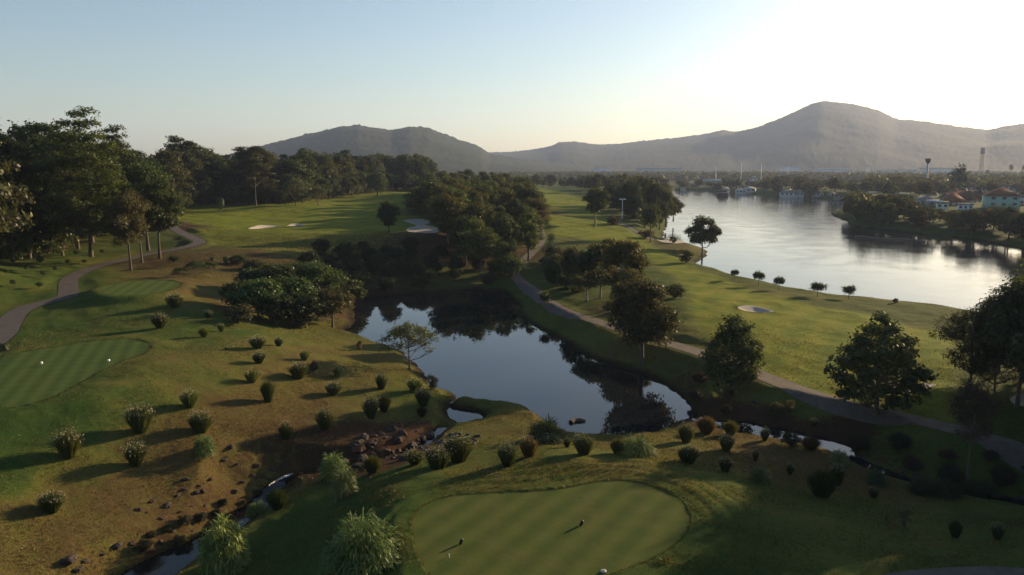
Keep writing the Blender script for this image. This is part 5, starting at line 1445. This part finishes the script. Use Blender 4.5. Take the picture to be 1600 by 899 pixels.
for a in [
 (1563,323,44,17,12,TEAL,BRN,"mint green house with a brown hipped roof across the lake",5.5,'hip',.8,.25,2,3),
 (1488,320,32,4,15,WHT,BRN,"front house with parallel red-brown roofs, right beside the point's trees",5,'hip',.9,.5,1,3),
 (1505,317,30,4,15,WHT,BRN2,"second brown-roofed house in the row, behind the front one",5,'gable',.9,.6,1,3),
 (1522,316,28,4,14,WHT,BRN2,"third brown-roofed house in the row, nearest the mint green one",5,'gable',.9,.6,1,3),
 (1444,320,22,7,7,WHT,GRY,"pale house with a grey roof at the left end of the brown-roofed row",4.5,'gable',.9,.5,1,3),
 (1460,322,20,7,2,GRY,(.35,.45,.6),"low shed with a flat bluish roof before the brown-roofed row",4.5,'flat',.8,.1,1,2),
 (1472,325,16,7,3,(.5,.55,.45),GRY,"low pale green shed beside the bluish roof",4.5,'flat',.8,.1,1,2),
 (1508,327,20,7,2,(.55,.55,.6),GRY,"grey-white lean-to in front of the brown-roofed row",4.5,'flat',.6,.1,1,3),
 (1566,300,16,9,5,WHT,BRN2,"tall white-walled house rising behind the mint green one",6,'hip',.8,.2,2,2),
 (1545,300,18,6,7,WHT,BRN2,"white house left of the tall white-walled one",6,'hip',.8,-.2,1,3),
 (1588,300,22,7,8,WHT,BRN2,"brown-roofed house at the right edge, back row",6,'hip',.8,.1,1,3),
 (1520,298,18,5,6,WHT,BRN2,"small back-row house left end with a brown roof",6,'hip',.8,.1,1,3),
 (1490,299,13,3,2,WHT,PALE,"white flat-roofed hut between the trees above the brown roofs",6,'flat',.8,.0,1,2),
 (1600,318,16,14,8,WHT,BRN2,"house cut by the right edge beside the mint green one",6,'hip',.8,.1,2,2),
 (1364,305,12,3,2,GRY,PALE,"pale sheet roof peeping above the point's left trees",4,'flat',.8,0,1,2),
 (1406,306,12,3,1.5,GRY,(.3,.6,.65),"turquoise sheet roof peeping above the point's trees",4,'flat',.8,0,1,2),
 (1310,309,14,4,3,GRY,BRN2,"shore hut with a dull roof, rightmost on the far bank",2,'gable',.8,0,1,2),
 (1232,306,26,5,4,(.45,.43,.42),GRY,"long waterside hut with white gables on the far bank",2,'gable',.5,.1,1,4),
 (1249,306,12,5,4,WHT,GRY,"small white gabled hut right of the long waterside one",2,'gable',.8,.1,1,2),
 (1170,300,20,5,3,(.4,.38,.36),PALE,"boathouse with a pale roof right of the houseboat",2,'gable',.6,-.1,1,3),
 (1078,291,10,3,3,WHT,GRY,"left one of two little white huts on the far left bank",2,'gable',.9,0,1,2),
 (1086,290,8,3,3,WHT,GRY,"right one of two little white huts on the far left bank",2,'gable',.9,0,1,2),
 (1114,287,28,4,2,WHT,(.3,.4,.45),"long low white building with many windows on the far bank",2,'flat',.4,0,1,9),
 (1064,283,15,3,2,WHT,WHT,"white low roof highest on the far left bank",2,'hip',.5,0,1,3),
 (1093,282,10,2,1.5,WHT,WHT,"tiny white roof above the long low white building",2,'flat',.5,0,1,3),
 (1160,282,26,7,5,(.55,.5,.5),BRN2,"large house with a dark roof and white gables on the far bank",2,'gable',.5,0,2,5),
 (1177,288,12,9,4,WHT,GRY,"white three-storey house right of the dark roofed one",2,'hip',.8,0,3,2),
 (1233,276,7,4,2,PALE,PALE,"bright white cube house on the tree-covered far bank",2,'flat',.8,0,1,1),
 ]: house(*a)
rv = random.Random(12)
for i in range(22):
    u = 1452 + 150 * rv.random(); v = rv.choice([303, 307, 311]) + rv.uniform(-1.5, 1.5)
    house(u, v, rv.uniform(9, 15), rv.uniform(2, 4), rv.uniform(5, 7), WHT, rv.choice([BRN, BRN2, (.2, .09, .05)]), ("left" if u < 1500 else "middle" if u < 1550 else "right") + " part of the brown-roofed houses packed behind the first row", 5, 'hip', .8, rv.uniform(-.4, .6), 1, 2, group="brown-roofed houses of the far village")
for i in range(20):
    u = 1062 + 260 * rv.random(); v = 297.5 + (u - 1062) * .045 - rv.choice([2, 5, 8])
    house(u, v, rv.uniform(6, 11), rv.uniform(2.5, 4), rv.uniform(1.5, 3), rv.choice([WHT, PALE, (.3, .3, .3)]), rv.choice([GRY, PALE, BRN2]), "small pale house among the trees of the far bank, " + ("left of the houseboat" if u < 1128 else "right of the houseboat" if u < 1230 else "near the wooded point"), 2.5, rv.choice(['gable', 'hip']), .8, rv.uniform(-.4, .4), 1, 2, group="small houses on the far bank")
TAN = (.5, .45, .4)
for a in [
 (1130,273,90,4,1,(.45,.36,.33),(.4,.36,.34),"very long reddish low building on the plain behind the far bank",3,'flat',.1,0,1,20),
 (1030,268,70,5,1,(.40,.42,.46),(.4,.42,.45),"long grey apartment terrace on the plain left of the masts",3,'flat',.1,0,2,24),
 (1298,269,56,4,1,(.5,.5,.55),(.45,.5,.55),"long blue-grey warehouse roof on the plain",3,'flat',.15,0,1,12),
 (1356,269,5,8,0.5,(.75,.7,.5),(.6,.6,.5),"sunlit cream tower block on the plain, left of two",3,'flat',.8,0,2,1),
 (1429,270,5,9,0.5,(.78,.75,.6),(.6,.6,.5),"sunlit cream tower block on the plain, right of two",3,'flat',.8,0,2,1),
 (1427,274,12,3,1,PALE,PALE,"white low block at the foot of the right tower block",3,'flat',.6,0,1,3),
 (1400,269,60,3,.8,(.5,.48,.48),(.5,.48,.48),"long pinkish low building on the plain behind the point",3,'flat',.1,0,1,14),
 (1382,262,24,6,.5,(.5,.5,.5),(.5,.5,.5),"pale apartment block before the mountain's foot",3,'flat',.3,0,2,8),
 (1470,266,60,3,.6,(.55,.52,.5),(.5,.48,.48),"long pale building row beside the water tower",3,'flat',.1,0,1,14),
 (1560,262,70,3,.6,(.55,.52,.5),(.5,.48,.48),"long pale building row at the mountain's foot, far right",3,'flat',.1,0,1,14),
 (940,266,24,3,.8,(.4,.45,.5),(.4,.45,.5),"small blue-grey warehouse on the plain beyond the right fairway",3,'flat',.2,0,1,6),
 (1060,262,40,3,.6,(.45,.47,.5),(.42,.45,.5),"pale warehouse row farthest left on the plain",3,'flat',.1,0,1,8),
 (1235,264,30,3,.6,(.5,.5,.5),(.5,.5,.5),"pale low building on the plain right of the masts",3,'flat',.1,0,1,8),
 ]: house(*a, name='building', cat='building')

def mast(u, vt, r, label, wpx=1.0, mat=None, kindn='mast', cat='mast'):
    a = (u - 800) / F; y = r; x = a * r * 1.0
    x, y = r * math.sin(math.atan(a)), r * math.cos(math.atan(a)); z = zat(x, y)
    h = height_to(x, y, z, vt); rad = wpx * r / F / 2
    e = bpy.data.objects.new(kindn, None); COL.objects.link(e); e.location = (x, y, z); tag(e, label, cat)
    return e, h, rad
for u, vt, lab in [(1115.5,260,"white mast, leftmost of the four above the far bank"),(1154.5,254,"white mast, tallest of the four above the far bank"),(1185.5,256,"white mast, third of the four above the far bank"),(1226.5,256,"white mast, rightmost of the four above the far bank")]:
    e, h, r_ = mast(u, vt, 1250, lab, .7)
    loft("pole", M['white'], [(0, 0, -1), (0, 0, h)], [r_, r_ * .6], e, 6)
    loft("lamp_ring", M['metal'], [(0, 0, h - .8), (0, 0, h - .2)], [r_ * 1.8, r_ * 1.8], e, 8)
def lattice(u, vt, r, w, label, mat, name='lattice_tower', arms=0, cat='tower'):
    e, h, _ = mast(u, vt, r, label, 1, None, name, cat)
    parts = []
    n = 9
    for i in range(n):
        z0, z1 = h * i / n, h * (i + 1) / n; w0 = w * (1 - .6 * i / n) / 2; w1 = w * (1 - .6 * (i + 1) / n) / 2
        c0 = [(-w0, -w0), (w0, -w0), (w0, w0), (-w0, w0)]; c1 = [(-w1, -w1), (w1, -w1), (w1, w1), (-w1, w1)]
        for k in range(4):
            a, b = c0[k], c1[k]; c = c1[(k + 1) % 4]
            t = r * .00022
            parts.append(tube([(a[0], a[1], z0), (b[0], b[1], z1)], [t, t], 4)); parts.append(tube([(a[0], a[1], z0), (c[0], c[1], z1)], [t * .6, t * .6], 4)); parts.append(tube([(b[0], b[1], z1), (c[0], c[1], z1)], [t * .6, t * .6], 4))
    V, Fq = merge(parts); link("frame", mesh_np("frame", V, Fq, [mat]), e)
    for k in range(arms):
        zz = h * (.97 - .1 * k); L = w * .9
        loft("arm", mat, [(-L, 0, zz), (L, 0, zz)], [r * .0003] * 2, e, 4)
    return e, h
lattice(5, 181, 520, 5, "grey power pylon whose top shows above the left wood", M['metal'], 'pylon', 3, 'pylon')
RW = plain("painted_lattice", (.22, .14, .12), .7, .2, .3)
e, h = lattice(1525, 231, 1900, 7, "red and white lattice tower before the mountain", RW)
V, Fq = box_vf(-3, 3, -3, 3, h * .8, h); link("antenna_cluster", mesh_np("antenna_cluster", V, Fq, [RW]), e)
e, h, r_ = mast(1442, 248, 900, "tall mast with a wide dark head platform behind the point", 3, None, 'telecom_mast', 'mast')
loft("pole", M['metal'], [(0, 0, -1), (0, 0, h - 3)], [1.4, .9], e, 8)
loft("platform", M['rock'], [(0, 0, h - 5), (0, 0, h - 3.5), (0, 0, h), (0, 0, h + .1)], [.9, 2.2, 2.8, .2], e, 12)
# flood light by the far fairway
x, y = at(972, 347, 3.6); z = zat(x, y)
e = bpy.data.objects.new("flood_light", None); COL.objects.link(e); e.location = (x, y, z); tag(e, "pale flood light pole in front of the lakeside grove", "light pole")
h = height_to(x, y, z, 312)
loft("pole", M['white'], [(0, 0, -.3), (0, 0, h)], [.16, .10], e, 8)
loft("crossbar", M['white'], [(-1.2, 0, h), (1.2, 0, h)], [.07, .07], e, 6)
for s in (-1.1, -.4, .5, 1.1): bevel_box("lamp_head", .5, .35, .4, M['white'], e, (s, -.1, h + .15), (-.5, 0, 0), .03)
# houseboat
x, y = at(1129, 307.5, 0)
e = bpy.data.objects.new("houseboat", None); COL.objects.link(e); e.location = (x, y, 0); tag(e, "dark tiered houseboat moored off the far bank of the lake", "boat")
L = size_at(x, y, 0, 19)
n = 14; V = []
for i in range(n):
    t = i / (n - 1) * 2 - 1; w = L * .17 * (1 - abs(t) ** 3.5) + .05
    for yy, zz in ((-w, 1.3 + .5 * t * t), (-w * .8, -.3), (w * .8, -.3), (w, 1.3 + .5 * t * t)): V.append((t * L / 2, yy, zz))
Fq = [[i * 4 + k, i * 4 + (k + 1) % 4, (i + 1) * 4 + (k + 1) % 4, (i + 1) * 4 + k] for i in range(n - 1) for k in range(4)]
DKW = plain("dark_boat_paint", (.07, .06, .06), .6, .2, 1)
link("hull", mesh_np("hull", np.array(V), np.array(Fq), [DKW]), e)
for k, (ww, z0, z1) in enumerate([(.82, 1.4, 3.4), (.6, 4.0, 5.8)]):
    V, Fq = box_vf(-L * ww / 2, L * ww / 2, -L * .13, L * .13, z0, z1); link("cabin", mesh_np("cabin", V, Fq, [DKW]), e)
    V, Fq = box_vf(-L * ww / 2 - .5, L * ww / 2 + .5, -L * .16, L * .16, z1, z1 + .35); link("roof", mesh_np("roof", V, Fq, [roofmat((.2, .17, .16))]), e)
    for i in range(6):
        cx = -L * ww / 2 + L * ww * (i + .5) / 6
        V, Fq = box_vf(cx - .35, cx + .35, -L * .13 - .05, -L * .13 + .1, z0 + .6, z1 - .5); link("window", mesh_np("window", V, Fq, [GLASS]), e)
print('objects', len(bpy.data.objects))
# ------------------------------------------------------------------ haze
def haze_box():
    x0, x1, y0, y1, z0, z1 = -9000, 9000, -9000, 9000, -4, 520
    V = [(x, y, z) for z in (z0, z1) for y in (y0, y1) for x in (x0, x1)]
    Fc = [(0, 2, 3, 1), (4, 5, 7, 6), (0, 1, 5, 4), (2, 6, 7, 3), (0, 4, 6, 2), (1, 3, 7, 5)]
    me = bpy.data.meshes.new("haze"); me.from_pydata(V, [], Fc)
    m = bpy.data.materials.new("haze_air"); m.use_nodes = True
    t = m.node_tree; t.nodes.clear()
    o = t.nodes.new("ShaderNodeOutputMaterial"); v = t.nodes.new("ShaderNodeVolumePrincipled")
    v.inputs['Color'].default_value = (.52, .66, 1.0, 1)
    v.inputs['Density'].default_value = HAZE
    v.inputs['Anisotropy'].default_value = .25
    t.links.new(v.outputs[0], o.inputs['Volume'])
    me.materials.append(m)
    tag(link("haze", me), kind='stuff')
HAZE = 0.00007
haze_box()
